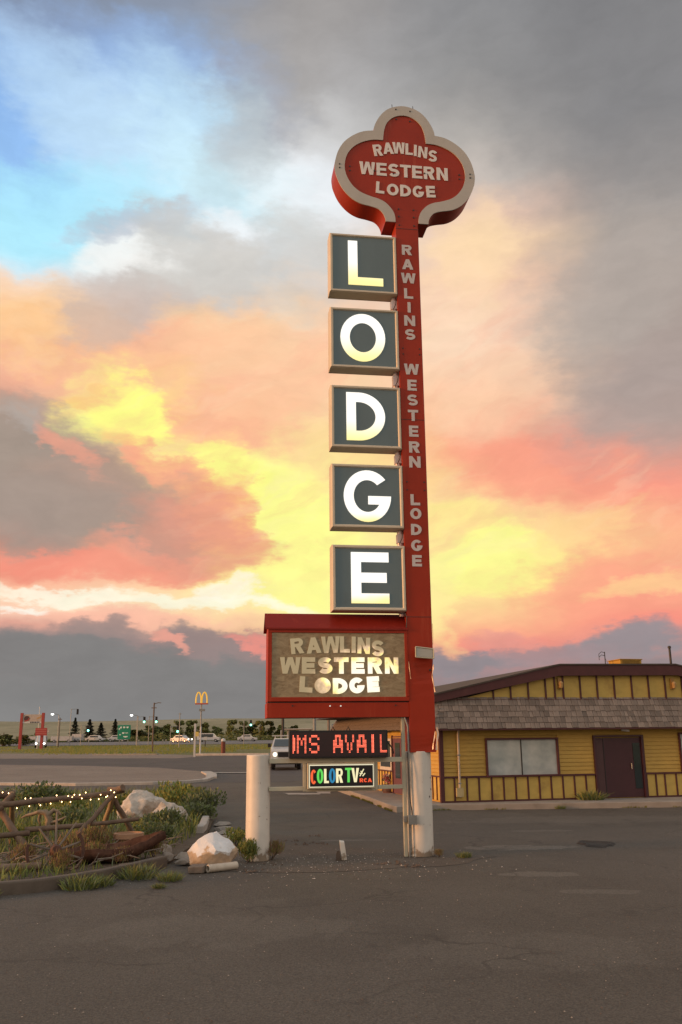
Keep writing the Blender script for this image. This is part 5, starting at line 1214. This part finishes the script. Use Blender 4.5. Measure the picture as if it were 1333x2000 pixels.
o = MB().hexa([(-.10, -.10, 0), (.09, -.10, 0), (.12, .10, 0), (-.08, .10, 0), (-.10, -.10, .075), (.09, -.10, .08), (.12, .10, .095), (-.08, .10, .09)]).build('wood_block', M['oldwood'], None, bevel=.008); o.location = (-1.86 * K, 12.0 * K, 0)
tag(o, 'short grey timber block under the left side of the white boulder', 'block')
SP = thing('stub_post', 'short broken white stub post in the dirt between the sign posts', 'stub post', (-.01, 13.02, 0), R(8))
MB().hexa([(-.035, -.03, 0), (.04, -.03, 0), (.04, .03, 0), (-.035, .03, 0), (-.062, -.028, .245), (.005, -.028, .235), (.008, .028, .25), (-.058, .028, .26)]).build('post', M['white_paint'], SP, bevel=.006)
MB().hexa([(-.11, -.03, 0), (-.04, -.03, 0), (-.04, .03, 0), (-.11, .03, 0), (-.10, -.03, .12), (-.062, -.03, .13), (-.062, .03, .10), (-.10, .03, .09)]).build('splinter', M['twig'], SP)
# clods and grit in the dirt, uncountable
gr = MB(); rg3 = random.Random(8)
def grit(x, y, s, z=0):
    gr.add([(x + s * math.cos(a) * rg3.uniform(.7, 1.2), y + s * math.sin(a) * rg3.uniform(.7, 1.2), z) for a in (0, 1.26, 2.5, 3.77, 5.03)] + [(x + rg3.uniform(-.3, .3) * s, y + rg3.uniform(-.3, .3) * s, z + s * rg3.uniform(.5, .9))], [(0, 1, 5), (1, 2, 5), (2, 3, 5), (3, 4, 5), (4, 0, 5)])
for x, y in [(-.87, 15.53), (-.64, 15.07), (-.54, 16.31), (-.35, 15.11), (.52, 12.62), (.66, 12.71), (.75, 12.55), (.85, 12.44), (.93, 12.29), (-1.26, 12.13), (-1.12, 12.03), (-.97, 12.58)]:
    gr.cur = 1
    for k in range(9): grit(x + rg3.gauss(0, .06), y + rg3.gauss(0, .10), rg3.uniform(.012, .032))
for k in range(900):
    gr.cur = rg3.choice((0, 0, 0, 0, 1, 1, 1, 1, 2)); x, y = rg3.gauss(-.4, 1.1), rg3.gauss(12.7, .75)
    if x < -1.9: continue
    grit(x, y, rg3.uniform(.004, .013))
for k in range(1400):
    gr.cur = rg3.choice((0, 0, 1, 1, 1, 1)); y = rg3.uniform(5.2, 15); grit(rg3.uniform(-.42, .42) * y, y, rg3.uniform(.003, .008))
o = gr.build('grit', [st, M['twig'], simple('pale_grit', (.5, .46, .4), .8, .2, 9)]); kind(o, 'stuff'); o['label'] = 'scattered small stones and clods on the asphalt'; o['category'] = 'grit'
# flower barrels by the side door
PK = [simple('pink_petals', (.55, .16, .24), .7, .2, 9), simple('red_petals', (.45, .05, .10), .7, .2, 9), simple('white_petals', (.6, .5, .5), .7, .1, 9), M['green']]
def barrel(label, x, y, seed):
    B2 = thing('flower_barrel', label, 'planter', (x, y, .125), 0, 'flower barrels by the side door')
    MB().lathe([(.19, 0), (.225, .12), (.235, .22), (.22, .22), (.2, .2)], (0, 0, 0), 18).build('tub', simple('barrel_wood', (.11, .05, .04), .8, .2, 9), B2, 40)
    for z in (.05, .17): MB().lathe([(.214 + z * .1, z), (.218 + z * .1, z), (.219 + z * .1, z + .02), (.214 + z * .1, z + .02)], (0, 0, 0), 18, False).build('hoop', M['bolt'], B2)
    me = bush_mesh('flowers', [PK[0], PK[1], PK[2], PK[3], M['green']], .24, .30, 420, seed, .04, .022, .5); put('flowers', me, B2, loc=(0, 0, .18))
barrel('nearer flower barrel with pink and red blooms by the side door', 1.30, 26.6, 3)
barrel('farther flower barrel with pink blooms beyond the side door', 1.02, 28.3, 4)
# on the roof
def local(x, y, z):
    p = Matrix.Rotation(BYAW, 3, 'Z') @ Vector((x, y, z)) + Vector(BO); return tuple(p)
RC = thing('roof_cooler', 'yellow box-shaped cooler standing on the building roof', 'cooler', local(5.40, .55, 3.425), BYAW)
MB().box(-.31, .31, -.3, .3, 0, .12).build('body', simple('cooler_yellow', (.42, .24, .03), .6, .1, 4), RC, bevel=.01)
MB().box(-.33, .33, -.32, .32, .121, .145).build('lid', simple('cooler_lid', (.36, .20, .03), .6, .1, 4), RC, bevel=.006)
for k in range(4): MB().box(-.26, .26, -.312, -.301, .015 + .025 * k, .026 + .025 * k).build('louvre', simple('louvre', (.2, .12, .02), .6, .1, 4), RC)
AN = thing('roof_antenna', 'thin television antenna with short curled arms on the roof', 'antenna', local(4.86, .6, 3.42), BYAW)
MB().tube([(0, 0, 0), (0, 0, .36)], .012, 6).build('mast', M['bolt'], AN)
for z, s in ((.34, -1), (.26, -1)): MB().tube([(0, 0, z), (s * .09, 0, z + .02), (s * .17, 0, z - .04), (s * .17, 0, z - .12)], .008, 5).build('arm', M['bolt'], AN)
MB().tube([(0, 0, .2), (.28, .3, 0)], .004, 4).build('guy_wire', M['bolt'], AN)
VP = thing('vent_pipe', 'slim dark vent pipe standing at the right end of the flat roof', 'pipe', local(6.60, .3, 3.36), BYAW)
MB().lathe([(.03, 0), (.03, .50)], (0, 0, 0), 10).build('stack', M['bolt'], VP, 40); MB().lathe([(.02, .50), (.045, .51), (.045, .55), (.02, .57)], (0, 0, 0), 10).build('cap', M['bolt'], VP, 40)

# ================================================================== across the road
M['white_car'] = simple('white_car_paint', (.46, .455, .44), .3, .05, 3, spec=.6)
M['dull'] = simple('dull_white', (.36, .35, .33), .5, .1, 2, grime=((.2, .19, .17), .5))
M['red_car'] = simple('red_paint', (.28, .035, .03), .45, .15, 4)
M['tyre'] = simple('tyre', (.015, .014, .014), .9, .1, 9)
M['chrome'] = simple('chrome', (.5, .5, .5), .2, .05, 9, metal=.9)
HEADL = glow('headlight_on', (1.0, .86, .62), 2.2)
def wheel(parent, x, y, r, w):
    o = MB().tube([(x - w / 2, y, r), (x - w / 2 + .02, y, r), (x + w / 2 - .02, y, r), (x + w / 2, y, r)], [r * .93, r, r, r * .93], 16).build('wheel', M['tyre'], parent, 40)
    MB().tube([(x - w / 2 - .008, y, r), (x + w / 2 + .008, y, r)], r * .55, 10).build('rim', M['chrome'], o, 40)
def extr(prof, x0, x1, taper=0.0, ztap=99):
    """side profile in (y, z) extruded along x, the upper part drawn in"""
    mb = MB(); n = len(prof)
    for x, s in ((x0, 1), (x1, -1)):
        for y, z in prof: mb.v.append((x + s * taper * max(0, (z - ztap)), y, z))
    tri = tessellate_polygon([[Vector((p[0], p[1], 0)) for p in prof]])
    mb.f += [tuple(t) for t in tri] + [tuple(i + n for i in reversed(t)) for t in tri] + [(i, (i + 1) % n, (i + 1) % n + n, i + n) for i in range(n)]
    mb.m = [0] * len(mb.f); return mb
# pickup facing the camera behind the message board (front at -y)
TR = thing('pickup_truck', 'white pickup truck facing the camera behind the message board', 'truck', (-3.22, 51.2, ter(51.2)), R(5))
body = [(-2.0, .42), (-2.02, .95), (-1.92, 1.08), (-.95, 1.17), (.95, 1.17), (2.2, 1.15), (2.2, .45), (1.75, .42), (1.7, .62), (1.45, .74), (1.15, .62), (1.1, .42), (-.95, .42), (-1.0, .62), (-1.28, .74), (-1.55, .62), (-1.6, .42)]
extr(body, -.80, .80).build('body', M['white_car'], TR, recalc=True)
extr([(-1.0, 1.16), (-.45, 1.62), (.55, 1.64), (.85, 1.16)], -.77, .77, .32, 1.16).build('cab', M['white_car'], TR, recalc=True)
MB().add([(-.68, -.99, 1.20), (.68, -.99, 1.20), (.58, -.52, 1.585), (-.58, -.52, 1.585)], [(0, 1, 2, 3)]).build('windshield', simple('windshield', (.06, .08, .09), .08, .05, 3, spec=.8), TR)
MB().box(-.44, .44, -2.045, -2.0, .66, .92).build('grille', M['black'], TR)
for s in (-1, 1):
    MB().lathe([(.001, 0), (.115, 0), (.12, .05)], (0, 0, 0), 14).build('headlight', HEADL if s < 0 else M['chrome'], TR).matrix_local = Matrix.Translation(Vector((s * .60 * K, -2.03 * K, .80 * K))) @ Matrix.Rotation(R(-90), 4, 'X')
    MB().hexa([(s * .80, -.80, 1.16), (s * .98, -.80, 1.16), (s * .98, -.72, 1.16), (s * .80, -.72, 1.16), (s * .82, -.80, 1.36), (s * .98, -.80, 1.36), (s * .98, -.72, 1.36), (s * .82, -.72, 1.36)]).build('mirror', M['black'], TR, recalc=True)
    for y in (-1.28, 1.42): wheel(TR, s * .68, y, .30, .22)
MB().box(-.82, .82, -2.12, -2.02, .44, .60).build('bumper', M['chrome'], TR, bevel=.03)
MB().box(-.75, .75, -1.9, 2.1, .28, .43).build('underbody', M['black'], TR)
for s in (-.55, .55): MB().tube([(s, 1.0, 1.17), (s, 1.0, 1.78)], .03, 6).build('rack_post', M['white_car'], TR)
MB().box(-.72, .72, .95, 1.05, 1.75, 1.80).build('rack_bar', M['white_car'], TR)
# white sign frame on two posts above the truck
def post_thing(name, label, cat, x, y, h, r, mat, group=None):
    t = thing(name, label, cat, (x, y, ter(y)), 0, group); MB().tube([(0, 0, 0), (0, 0, h)], [r, r * .8], 8).build('shaft', mat, t, 40); return t
CP = thing('fuel_canopy', 'pale pump canopy on two posts beyond the pickup', 'canopy', (-5.6, 95, ter(95)))
MB().box(-.6, 2.4, -1.2, 1.2, 2.02, 2.12).build('roof', M['oldwood'], CP); MB().box(-.5, 2.3, -1.1, 1.1, 2.121, 2.17).build('roof_top', M['white_car'], CP)
for x in (-.75, -.1, 2.2): MB().box(x - .13, x + .13, -.14, .14, 0, 2.018).build('post', M['white_car'], CP)
for x in (.5, 1.5): MB().box(x - .25, x + .25, -.2, .2, 0, 1.25).build('pump', M['white_car'], CP); 
for x, y, h, r, c, lb in ((-3.95, 60, 4.2, .10, 'bolt', 'leftmost dark pole under the lower cabinet, behind the message board'), (-1.95, 62, 4.2, .13, 'grey_metal', 'thick grey pole under the lower cabinet, middle of three'), (-.92, 58, 4.0, .10, 'oldwood', 'brown wooden pole under the lower cabinet, rightmost of three')):
    t = post_thing('sign_pole', lb, 'pole', x, y, h * 1.0, r, M[c]); MB().box(-.5, .5, -.05, .05, h * .98, h * 1.02).build('cross_arm', M[c], t)
def lampost(lb, x, y, h, z, side=1, on=True):
    t = post_thing('street_lamp', lb, 'street lamp', x, y, h, .07, M['grey_metal'], 'street lamps')
    MB().tube([(0, 0, h), (side * .5, 0, h + .18), (side * 1.1, 0, h + .2)], .05, 6).build('arm', M['grey_metal'], t)
    MB().lathe([(.05, .12), (.2, .1), (.24, 0), (.12, -.1)], (side * 1.1, 0, h + .12), 10).build('lamp_head', glow('lamp_lit', (1.0, .98, .92), 6.0) if on else M['grey_metal'], t); return t
# pixel row/column -> world at a chosen depth was measured beforehand; values below are survey units
lampost('lit street lamp above the left traffic light, right of the red sign', -46.6, 150, 5.0, 0, -1)
lampost('lit street lamp between the green sign and the tall wooden pole', -33.6, 150, 4.7, 0, -1)
lampost('small lit lamp seen just over the message board', -.9, 70, 2.4, 0, 1)
def traffic(lb, x, y, h, side=1, arm=1.2, dark=False):
    t = post_thing('traffic_light', lb, 'traffic light', x, y, h + .5, .06, M['grey_metal'], 'traffic lights at the crossing')
    MB().tube([(0, 0, h + .4), (side * arm, 0, h + .45)], .04, 6).build('arm', M['grey_metal'], t)
    hd = MB().box(side * arm - .17, side * arm + .17, -.12, .12, h - .55, h + .42).build('signal_head', M['black'], t)
    for k, c in enumerate(('r', 'y', 'g')):
        m = GREENL if (c == 'g' and not dark) else M['tyre']
        MB().tube([(side * arm, -.13, h + .22 - .31 * k), (side * arm, -.16, h + .22 - .31 * k)], .17 if c == 'g' and not dark else .12, 10).build('lens', m, hd)
GREENL = glow('green_signal', (.25, 1.0, .72), 5.0)
traffic('green traffic light before the dark conifers, left of the green sign', -43.4, 152, 2.9)
traffic('green traffic light just left of the tall wooden pole', -34.2, 152, 4.2)
traffic('green traffic light touching the tall wooden pole', -32.2, 152, 4.2)
traffic('low green traffic light on the slim pole before the yellow-green trees', -28.6, 152, 2.6)
traffic('dark-backed signal head hanging above the white trailers', -50.6, 170, 6.0, 1, 1.2, True)
traffic('distant green traffic light at the right, before the poplars', -17.3, 160, 3.6)
# utility poles
UW = simple('utility_wood', (.14, .10, .075), .9, .2, 6)
t = post_thing('utility_pole', 'tall wooden utility pole with a lamp arm right of the green sign', 'utility pole', -19.05, 92, 4.85, .085, UW); MB().tube([(0, 0, 4.75), (.45, 0, 4.85), (.7, 0, 4.82)], .04, 6).build('lamp_arm', UW, t); MB().box(-.25, .25, -.05, .05, 4.3, 4.38).build('cross_arm', UW, t)
t = post_thing('utility_pole', 'slim grey pole left of the yellow arches sign', 'utility pole', -22.3, 125, 4.6, .07, M['grey_metal']); MB().box(-.2, .2, -.05, .05, 4.4, 4.48).build('cross_arm', M['grey_metal'], t)
t = post_thing('utility_pole', 'dark pole right of the leftmost street lamp', 'utility pole', -43.3, 140, 4.4, .08, UW); MB().box(-.3, .3, -.05, .05, 4.1, 4.2).build('cross_arm', UW, t)
t = post_thing('flag_pole', 'thin pale mast right of the red two-post sign', 'mast', -43.2, 130, 5.6, .05, M['white_car']); MB().lathe([(.09, 0), (.09, .1)], (0, 0, 5.6), 8).build('finial', M['white_car'], t)
# arches sign
AS = thing('arches_sign', 'tall pole sign with yellow double arches on a small red base', 'sign', (-12.45, 80.2, ter(80.2)))
MB().tube([(0, 0, 0), (0, 0, 2.4)], .075, 8).build('pole', M['white_car'], AS, 40); MB().tube([(0, 0, 2.4), (0, 0, 4.32)], .06, 8).build('pole', M['grey_metal'], AS, 40)
MB().box(-.18, .32, -.1, .1, 3.72, 3.92).build('floodlights', M['grey_metal'], AS)
MB().box(-.54, .58, -.12, .12, 4.30, 4.42).build('base', simple('sign_base_red', (.40, .10, .07), .5, .1, 5), AS)
ye = glow('arch_yellow', (.80, .48, .06), .5, (.5, .3, .03))
for s in (-1, 1):
    pts = [(s * .26 + .235 * math.cos(R(a)), 0, 4.42 + .92 * math.sin(R(a)) ** .8) for a in range(0, 181, 12)]
    MB().tube(pts, .062, 8).build('arch', ye, AS, 60)
WP = thing('white_marker_post', 'short white post with a small yellow box beside the arches sign', 'post', (-12.1, 75, ter(75)))
MB().box(-.075, .075, -.075, .075, 0, 2.63).build('post', M['white_car'], WP, bevel=.01); MB().box(.05, .30, -.10, .10, 1.62, 1.98).build('box', simple('marker_yellow', (.6, .45, .12), .5, .1, 6), WP)
HY_ = thing('red_bollard', 'dark red bollard with pale cap by the far kerb', 'bollard', (-10.95, 84, ter(84)))
MB().lathe([(.2, 0), (.2, 1.0), (.15, 1.05)], (0, 0, 0), 12).build('body', simple('bollard_red', (.14, .035, .02), .6, .15, 6), HY_, 40); MB().lathe([(.16, 1.05), (.22, 1.12), (.18, 1.3), (.05, 1.36)], (0, 0, 0), 12).build('cap', M['white_car'], HY_, 40)
MBX = thing('roadside_sign', 'small pale square sign on a dark post by the highway', 'sign', (-19.8, 132, ter(132)))
MB().box(-.22, .28, -.04, .04, .9, 1.35).build('plate', M['white_car'], MBX); MB().box(-.06, .06, -.03, .03, 0, .9).build('post', M['bolt'], MBX)
# green highway sign
GS = thing('highway_sign', 'large green highway guide sign with white symbols on two legs', 'road sign', (-38.9, 163, ter(163)))
gm = simple('sign_green', (.012, .19, .115), .45, .06, 3); wm2 = simple('sign_white', (.62, .68, .64), .5, .05, 3)
MB().box(-1.15, 1.15, -.06, .06, .95, 3.42).build('panel', gm, GS, bevel=.05)
for x in (-.75, .75): MB().box(x - .07, x + .07, -.05, .05, 0, .95).build('leg', M['grey_metal'], GS)
for x0, x1, z0, z1 in ((-.72, -.42, 2.75, 3.15), (-.2, .18, 2.80, 3.15), (.4, .78, 2.80, 3.15), (-.95, -.75, 2.5, 2.9), (-.35, .1, 1.85, 2.15), (.2, .75, 1.95, 2.1), (-.8, -.55, 1.6, 1.85), (-.1, .7, 1.25, 1.5)):
    c_ = ((x0 + x1) / 2, (z0 + z1) / 2); MB().prism([[(x0, z1), (x0, c_[1]), (c_[0], z0), (x1, c_[1]), (x1, z1)][::-1]], -.075, -.062).build('symbol', wm2, GS, recalc=True)
# red two-post sign at the far left
RS = thing('red_post_sign', 'red two-post roadside sign with a white banner and lower red board', 'sign', (-44.2, 124, ter(124)))
rm_ = simple('post_red', (.30, .045, .04), .55, .12, 5)
for x in (.65, 3.55): MB().box(x - .17, x + .17, -.15, .15, 0, 4.75).build('post', rm_, RS)
MB().box(.83, 3.37, -.06, .06, 3.38, 4.55).build('banner', simple('banner', (.38, .32, .27), .6, .15, 3), RS)
MB().box(.84, 3.36, -.075, -.062, 3.40, 3.62).build('banner_strip', M['white_car'], RS)
MB().prism([arc(1.35, 4.02, .38, .36, 0, 360, 14)[:-1]], -.08, -.065).build('emblem', simple('emblem_dark', (.06, .03, .03), .6, .1, 5), RS)
MB().prism([stroke([(1.05, 3.65), (1.55, 3.78), (1.7, 4.1)], .16)], -.09, -.081).build('emblem_tail', rm_, RS)
MB().prism([stroke([(2.7, 4.0), (3.1, 4.15), (3.3, 4.35)], .18)], -.08, -.065).build('emblem_mark', simple('emblem_tan', (.42, .25, .1), .6, .1, 5), RS)
for k in range(6): MB().box(1.85 + .22 * k, 1.99 + .22 * k, -.09, -.076, 3.42, 3.60).build('banner_letter', M['bolt'], RS)
rb = MB().box(2.75, 4.3, -.4, -.3, 1.75, 2.75).build('lower_board', rm_, RS)
for z in (2.0, 2.25, 2.5): MB().box(2.85, 4.2, -.415, -.402, z, z + .07).build('board_line', simple('board_line', (.42, .12, .1), .5, .1, 5), rb)
MB().box(4.0, 4.5, -.36, -.26, 2.15, 2.5).build('lamp_box', simple('pale_lamp_box', (.55, .4, .35), .5, .1, 5), rb)
# vehicles on and beside the highway
def van(name, label, cat, x, y, rz, L_=4.2, H_=1.7, mat='white_car', lights=False, group=None, box=False):
    t = thing(name, label, cat, (x, y, ter(y)), rz, group); h = L_ / 2
    if box: prof = [(-h, .35), (-h, H_), (h, H_), (h, .35)]
    elif H_ > 1.45: prof = [(-h, .35), (-h, .85), (-h + .75, .98), (-h + 1.35, H_ - .04), (-h + 1.6, H_), (h - .1, H_), (h, H_ - .2), (h, .35)]
    else: prof = [(-h, .32), (-h, .68), (-h + .95, .84), (-h + 1.55, H_), (h - 1.2, H_), (h - .6, .88), (h, .82), (h, .32)]
    extr(prof, -.78, .78, .18, .9).build('body', M[mat], t, recalc=True)
    if not box:
        for s in (-1, 1): MB().box(*sorted((s * .70, s * .765)), -h + 1.3, h - (.5 if H_ > 1.45 else 1.2), .92, H_ - .14).build('side_window', M['glass'], t)
    for s in (-1, 1):
        for yy in (-h + .75, h - .75): wheel(t, s * .70, yy, .30, .2)
        if lights: MB().lathe([(.001, 0), (.14, .0)], (0, 0, 0), 10, False).build('headlight', HEADL2, t).matrix_local = Matrix.Translation(Vector((s * .55 * K, (-h - .015) * K, .62 * K))) @ Matrix.Rotation(R(90), 4, 'X')
    return t
HEADL2 = glow('far_headlight', (1.0, .95, .85), 7.0)
van('delivery_van', 'white van with headlights on under the red sign', 'van', -45.3, 138, R(15), 4.0, 1.75, lights=True)
van('parked_car', 'white car with bright headlights left of the arches sign post', 'car', -32.2, 183, R(62), 4.3, 1.4, lights=True)
van('parked_car', 'pale car parked at the foot of the dark conifers', 'car', -55.5, 206, R(80), 4.4, 1.4)
van('parked_car', 'second pale car, between the conifers and the green sign', 'car', -50.5, 206, R(85), 4.4, 1.38)
van('parked_car', 'pale vehicle right of the white marker post on the highway', 'car', -27.2, 186, R(86), 4.6, 1.7)
van('trailer', 'long white trailer right of the red sign', 'trailer', -68.4, 204, R(88), 5.2, 1.35, 'dull', box=True)
van('trailer', 'long white trailer left of the box truck', 'trailer', -64.0 + 2.6, 201, R(90), 4.6, 1.3, 'dull', box=True)
van('box_truck', 'tall white box truck body before the conifers', 'truck', -58.6, 203, R(85), 2.2, 1.75, 'dull', box=True)
van('parked_car', 'pale car seen low between the poplars, left of the cabinet', 'car', -19.8, 190, R(88), 4.0, 1.35)
# guard posts along the highway verge
VPG = 'marker posts along the highway'
for i, x in enumerate((-41.5, -36.3, -33.3, -29.6, -28.9, -28.2, -26.4)):
    t = thing('verge_post', 'slim dark marker post on the highway verge, number ' + ('one', 'two', 'three', 'four', 'five', 'six', 'seven')[i] + ' from the left', 'post', (x, 150 + i % 2, ter(150)), 0, VPG)
    MB().box(-.05, .05, -.04, .04, 0, 1.0).build('shaft', M['grey_metal'], t); MB().box(-.06, .06, -.05, -.041, .75, .92).build('reflector', M['white_car'], t)
# ------------------------------------------------------------------ trees
M['needle'] = leafmat('spruce_needles', (.028, .038, .024), (.045, .055, .034))
M['tree_leaf'] = leafmat('poplar_leaf', (.13, .15, .04), (.21, .215, .065), .2)
M['tree_leaf2'] = leafmat('dark_leaf', (.085, .10, .035), (.13, .14, .05), .2)
M['trunk'] = simple('tree_bark', (.10, .075, .055), .9, .25, 4, bump=.4)
def spruce(seed, h=5.2, r=1.25):
    rr = random.Random(seed); mb = MB()
    for i in range(1300):
        t = rr.random() ** .8; z = .35 + (h - .4) * t; q = r * (1 - t) ** .85 * (.85 + .3 * math.sin(t * 40)) * rr.uniform(.35, 1.08) + .03
        a = rr.uniform(0, 6.283); p = Vector((q * math.cos(a), q * math.sin(a), z - .22 * q)); d = Vector((math.cos(a), math.sin(a), rr.uniform(-.5, .15))); s = Vector((-math.sin(a), math.cos(a), rr.uniform(-.3, .3)))
        l = .40 * (1 - .5 * t); w = .15
        mb.add([p - d * l * .5 - s * w, p - d * l * .5 + s * w, p + d * l * .5 + s * w * .35, p + d * l * .5 - s * w * .35], [(0, 1, 2, 3)])
    return mb.mesh('crown', M['needle'])
def broad(seed, h=3.8, r=1.2, n=1500, mats=('tree_leaf', 'tree_leaf2'), tall=1.0):
    rr = random.Random(seed); mb = MB(); lobes = []
    for k in range(12): t = rr.random(); lobes.append((rr.gauss(0, .42) * r * (1 - .5 * t), rr.gauss(0, .42) * r * (1 - .5 * t), h * (.20 + .68 * t), r * rr.uniform(.26, .5) * (1.1 - .5 * t)))
    for i in range(n):
        lx, ly, lz, lr = rr.choice(lobes); d = Vector((rr.gauss(0, 1), rr.gauss(0, 1), rr.gauss(0, 1))).normalized() * lr * rr.random() ** .4
        p = Vector((lx, ly, lz)) + Vector((d.x, d.y, d.z * tall)); u_ = Vector((rr.gauss(0, 1), rr.gauss(0, 1), rr.gauss(0, 1))).normalized(); v_ = u_.orthogonal().normalized(); s = rr.uniform(.09, .19)
        mb.cur = rr.randrange(len(mats)); mb.add([p - u_ * s, p + v_ * s * .6, p + u_ * s, p - v_ * s * .6], [(0, 1, 2, 3)])
    return mb.mesh('crown', [M[m] for m in mats])
SPM = [spruce(1), spruce(2, 5.0, 1.4)]; BRM = [broad(3), broad(4, 4.4, 1.1, 1500, ('tree_leaf', 'tree_leaf2'), 1.4), broad(5, 3.2, 1.4, 1500, ('tree_leaf2', 'tree_leaf2', 'tree_leaf'))]
TRK = MB().tube([(0, 0, 0), (.02, 0, 1.2), (-.03, .02, 2.4), (0, 0, 3.2)], [.16, .13, .08, .03], 7).mesh('trunk', M['trunk'], 60)
LMB = [MB().tube([(0, 0, 1.1), (.3 * s, .1, 1.8), (.6 * s, .15, 2.5)], [.07, .05, .02], 5).mesh('limb', M['trunk'], 60) for s in (-1, 1)]
def tree(name, label, mesh, x, y, s, sz=None, rz=0, group=None):
    t = thing(name, label, 'tree', (x, y, ter(y) - .05), rz, group); t.scale = (s, s, sz or s)
    put('crown', mesh, t); put('trunk', TRK, t)
    if name != 'spruce_tree':
        for l in LMB: put('limb', l, t)
    return t
def px(xp, Y): return (xp - 666.5) / 1743.0 * Y * 1.033      # column of the survey sheet -> X at depth Y near the horizon
G_ = 'spruces across the highway'
for xp, s, sz, lb in ((173, 1.25, 1.10, 'tallest and narrowest dark spruce, left of the group'), (200, 1.6, .98, 'second dark spruce from the left, full and conical'), (221, 1.45, .86, 'third dark spruce, left of the green sign'), (247, 1.2, 1.02, 'dark spruce whose tip shows above the green sign')):
    tree('spruce_tree', lb, SPM[xp % 2], px(xp, 212), 212, s, sz, xp, G_)
D_ = 'leafy trees across the highway'
for xp, Y, s, sz, k, lb in ((2, 160, 1.15, 1.05, 2, 'leafy tree at the left picture edge before the red sign'), (43, 165, 1.2, 1.0, 2, 'rounded tree seen between the red posts'), (80, 168, 1.0, .9, 2, 'dark rounded tree right of the red sign'), (108, 215, 1.1, 1.25, 0, 'small green tree between the two white trailers'), (275, 214, 1.9, 1.25, 2, 'low olive tree right of the green sign'), (296, 214, 1.7, 1.15, 2, 'low dark tree left of the tall wooden pole'), (320, 212, 1.7, 1.60, 2, 'broad dark tree right of the tall wooden pole'), (342, 213, 1.3, 1.45, 0, 'yellow-green tree left of the slim grey pole'), (365, 212, 1.45, 1.55, 1, 'tall green poplar right of the slim grey pole'), (386, 214, 1.3, 1.55, 1, 'poplar right behind the arches sign pole'), (411, 213, 1.45, 1.55, 0, 'bushy tree right of the arches sign'), (434, 214, 1.2, 1.25, 0, 'low light-green tree above the red bollard'), (461, 212, 1.2, 1.55, 1, 'slender poplar between bollard and cabinet'), (484, 212, 1.15, 1.45, 1, 'poplar with a signal before it, left of the cabinet'), (500, 214, 1.25, 1.40, 0, 'leafy tree beside the lower left corner of the cabinet'), (514, 210, 1.2, 1.45, 1, 'yellowish poplar just under the cabinet corner'), (532, 212, 1.3, 1.45, 1, 'poplar under the left end of the red cabinet'), (552, 214, 1.2, 1.30, 0, 'small tree above the pickup roof'), (575, 214, 1.2, 1.25, 0, 'tree behind the left end of the message board')):
    sz = sz * .74; s = s * 1.42
    tree('leafy_tree', lb, BRM[k], px(xp, Y), Y, s, sz, xp, D_)
# hedge and scrub in front of the highway that reads as one mass
hd = MB(); rh = random.Random(17)
for i in range(10000):
    xp = rh.uniform(-60, 640); Y = rh.uniform(205, 211); x = px(xp, Y); b_ = noise.noise(Vector((xp * .035, 0, 1))) * .5 + .6
    z = ter(Y) + rh.random() ** 1.3 * 2.0 * b_ * (1.0 if xp > 255 else .45); s = rh.uniform(.10, .22); a = rh.uniform(0, 3.14); hd.cur = rh.choice((0, 0, 1))
    hd.add([(x - s * math.cos(a), Y - s * math.sin(a), z), (x, Y, z - s * .6), (x + s * math.cos(a), Y + s * math.sin(a), z), (x, Y, z + s * .7)], [(0, 1, 2, 3)])
o = hd.build('hedgerow', [M['tree_leaf2'], M['tree_leaf']]); kind(o, 'stuff'); o['label'] = 'dark scrub running along the far side of the highway'; o['category'] = 'scrub'
vg = MB()
for i in range(7000):
    Y = rh.uniform(86, 150); xp = rh.uniform(-40, 640); x = px(xp, Y); h_ = rh.uniform(.10, .42) * (.5 + noise.noise(Vector((x * .12, Y * .06, 2)))); w = .08; vg.cur = rh.choice((0, 1, 1))
    if h_ < .06: continue
    if xp > 470 and Y < 105: continue
    vg.add([(x - w, Y, ter(Y) - .03), (x + w, Y, ter(Y) - .03), (x + rh.uniform(-.1, .1), Y, ter(Y) + h_)], [(0, 1, 2)])
o = vg.build('verge_grass', [M['green'], M['yellowgreen']]); kind(o, 'stuff'); o['label'] = 'rough grass on the verge between the road and the highway'; o['category'] = 'grass'
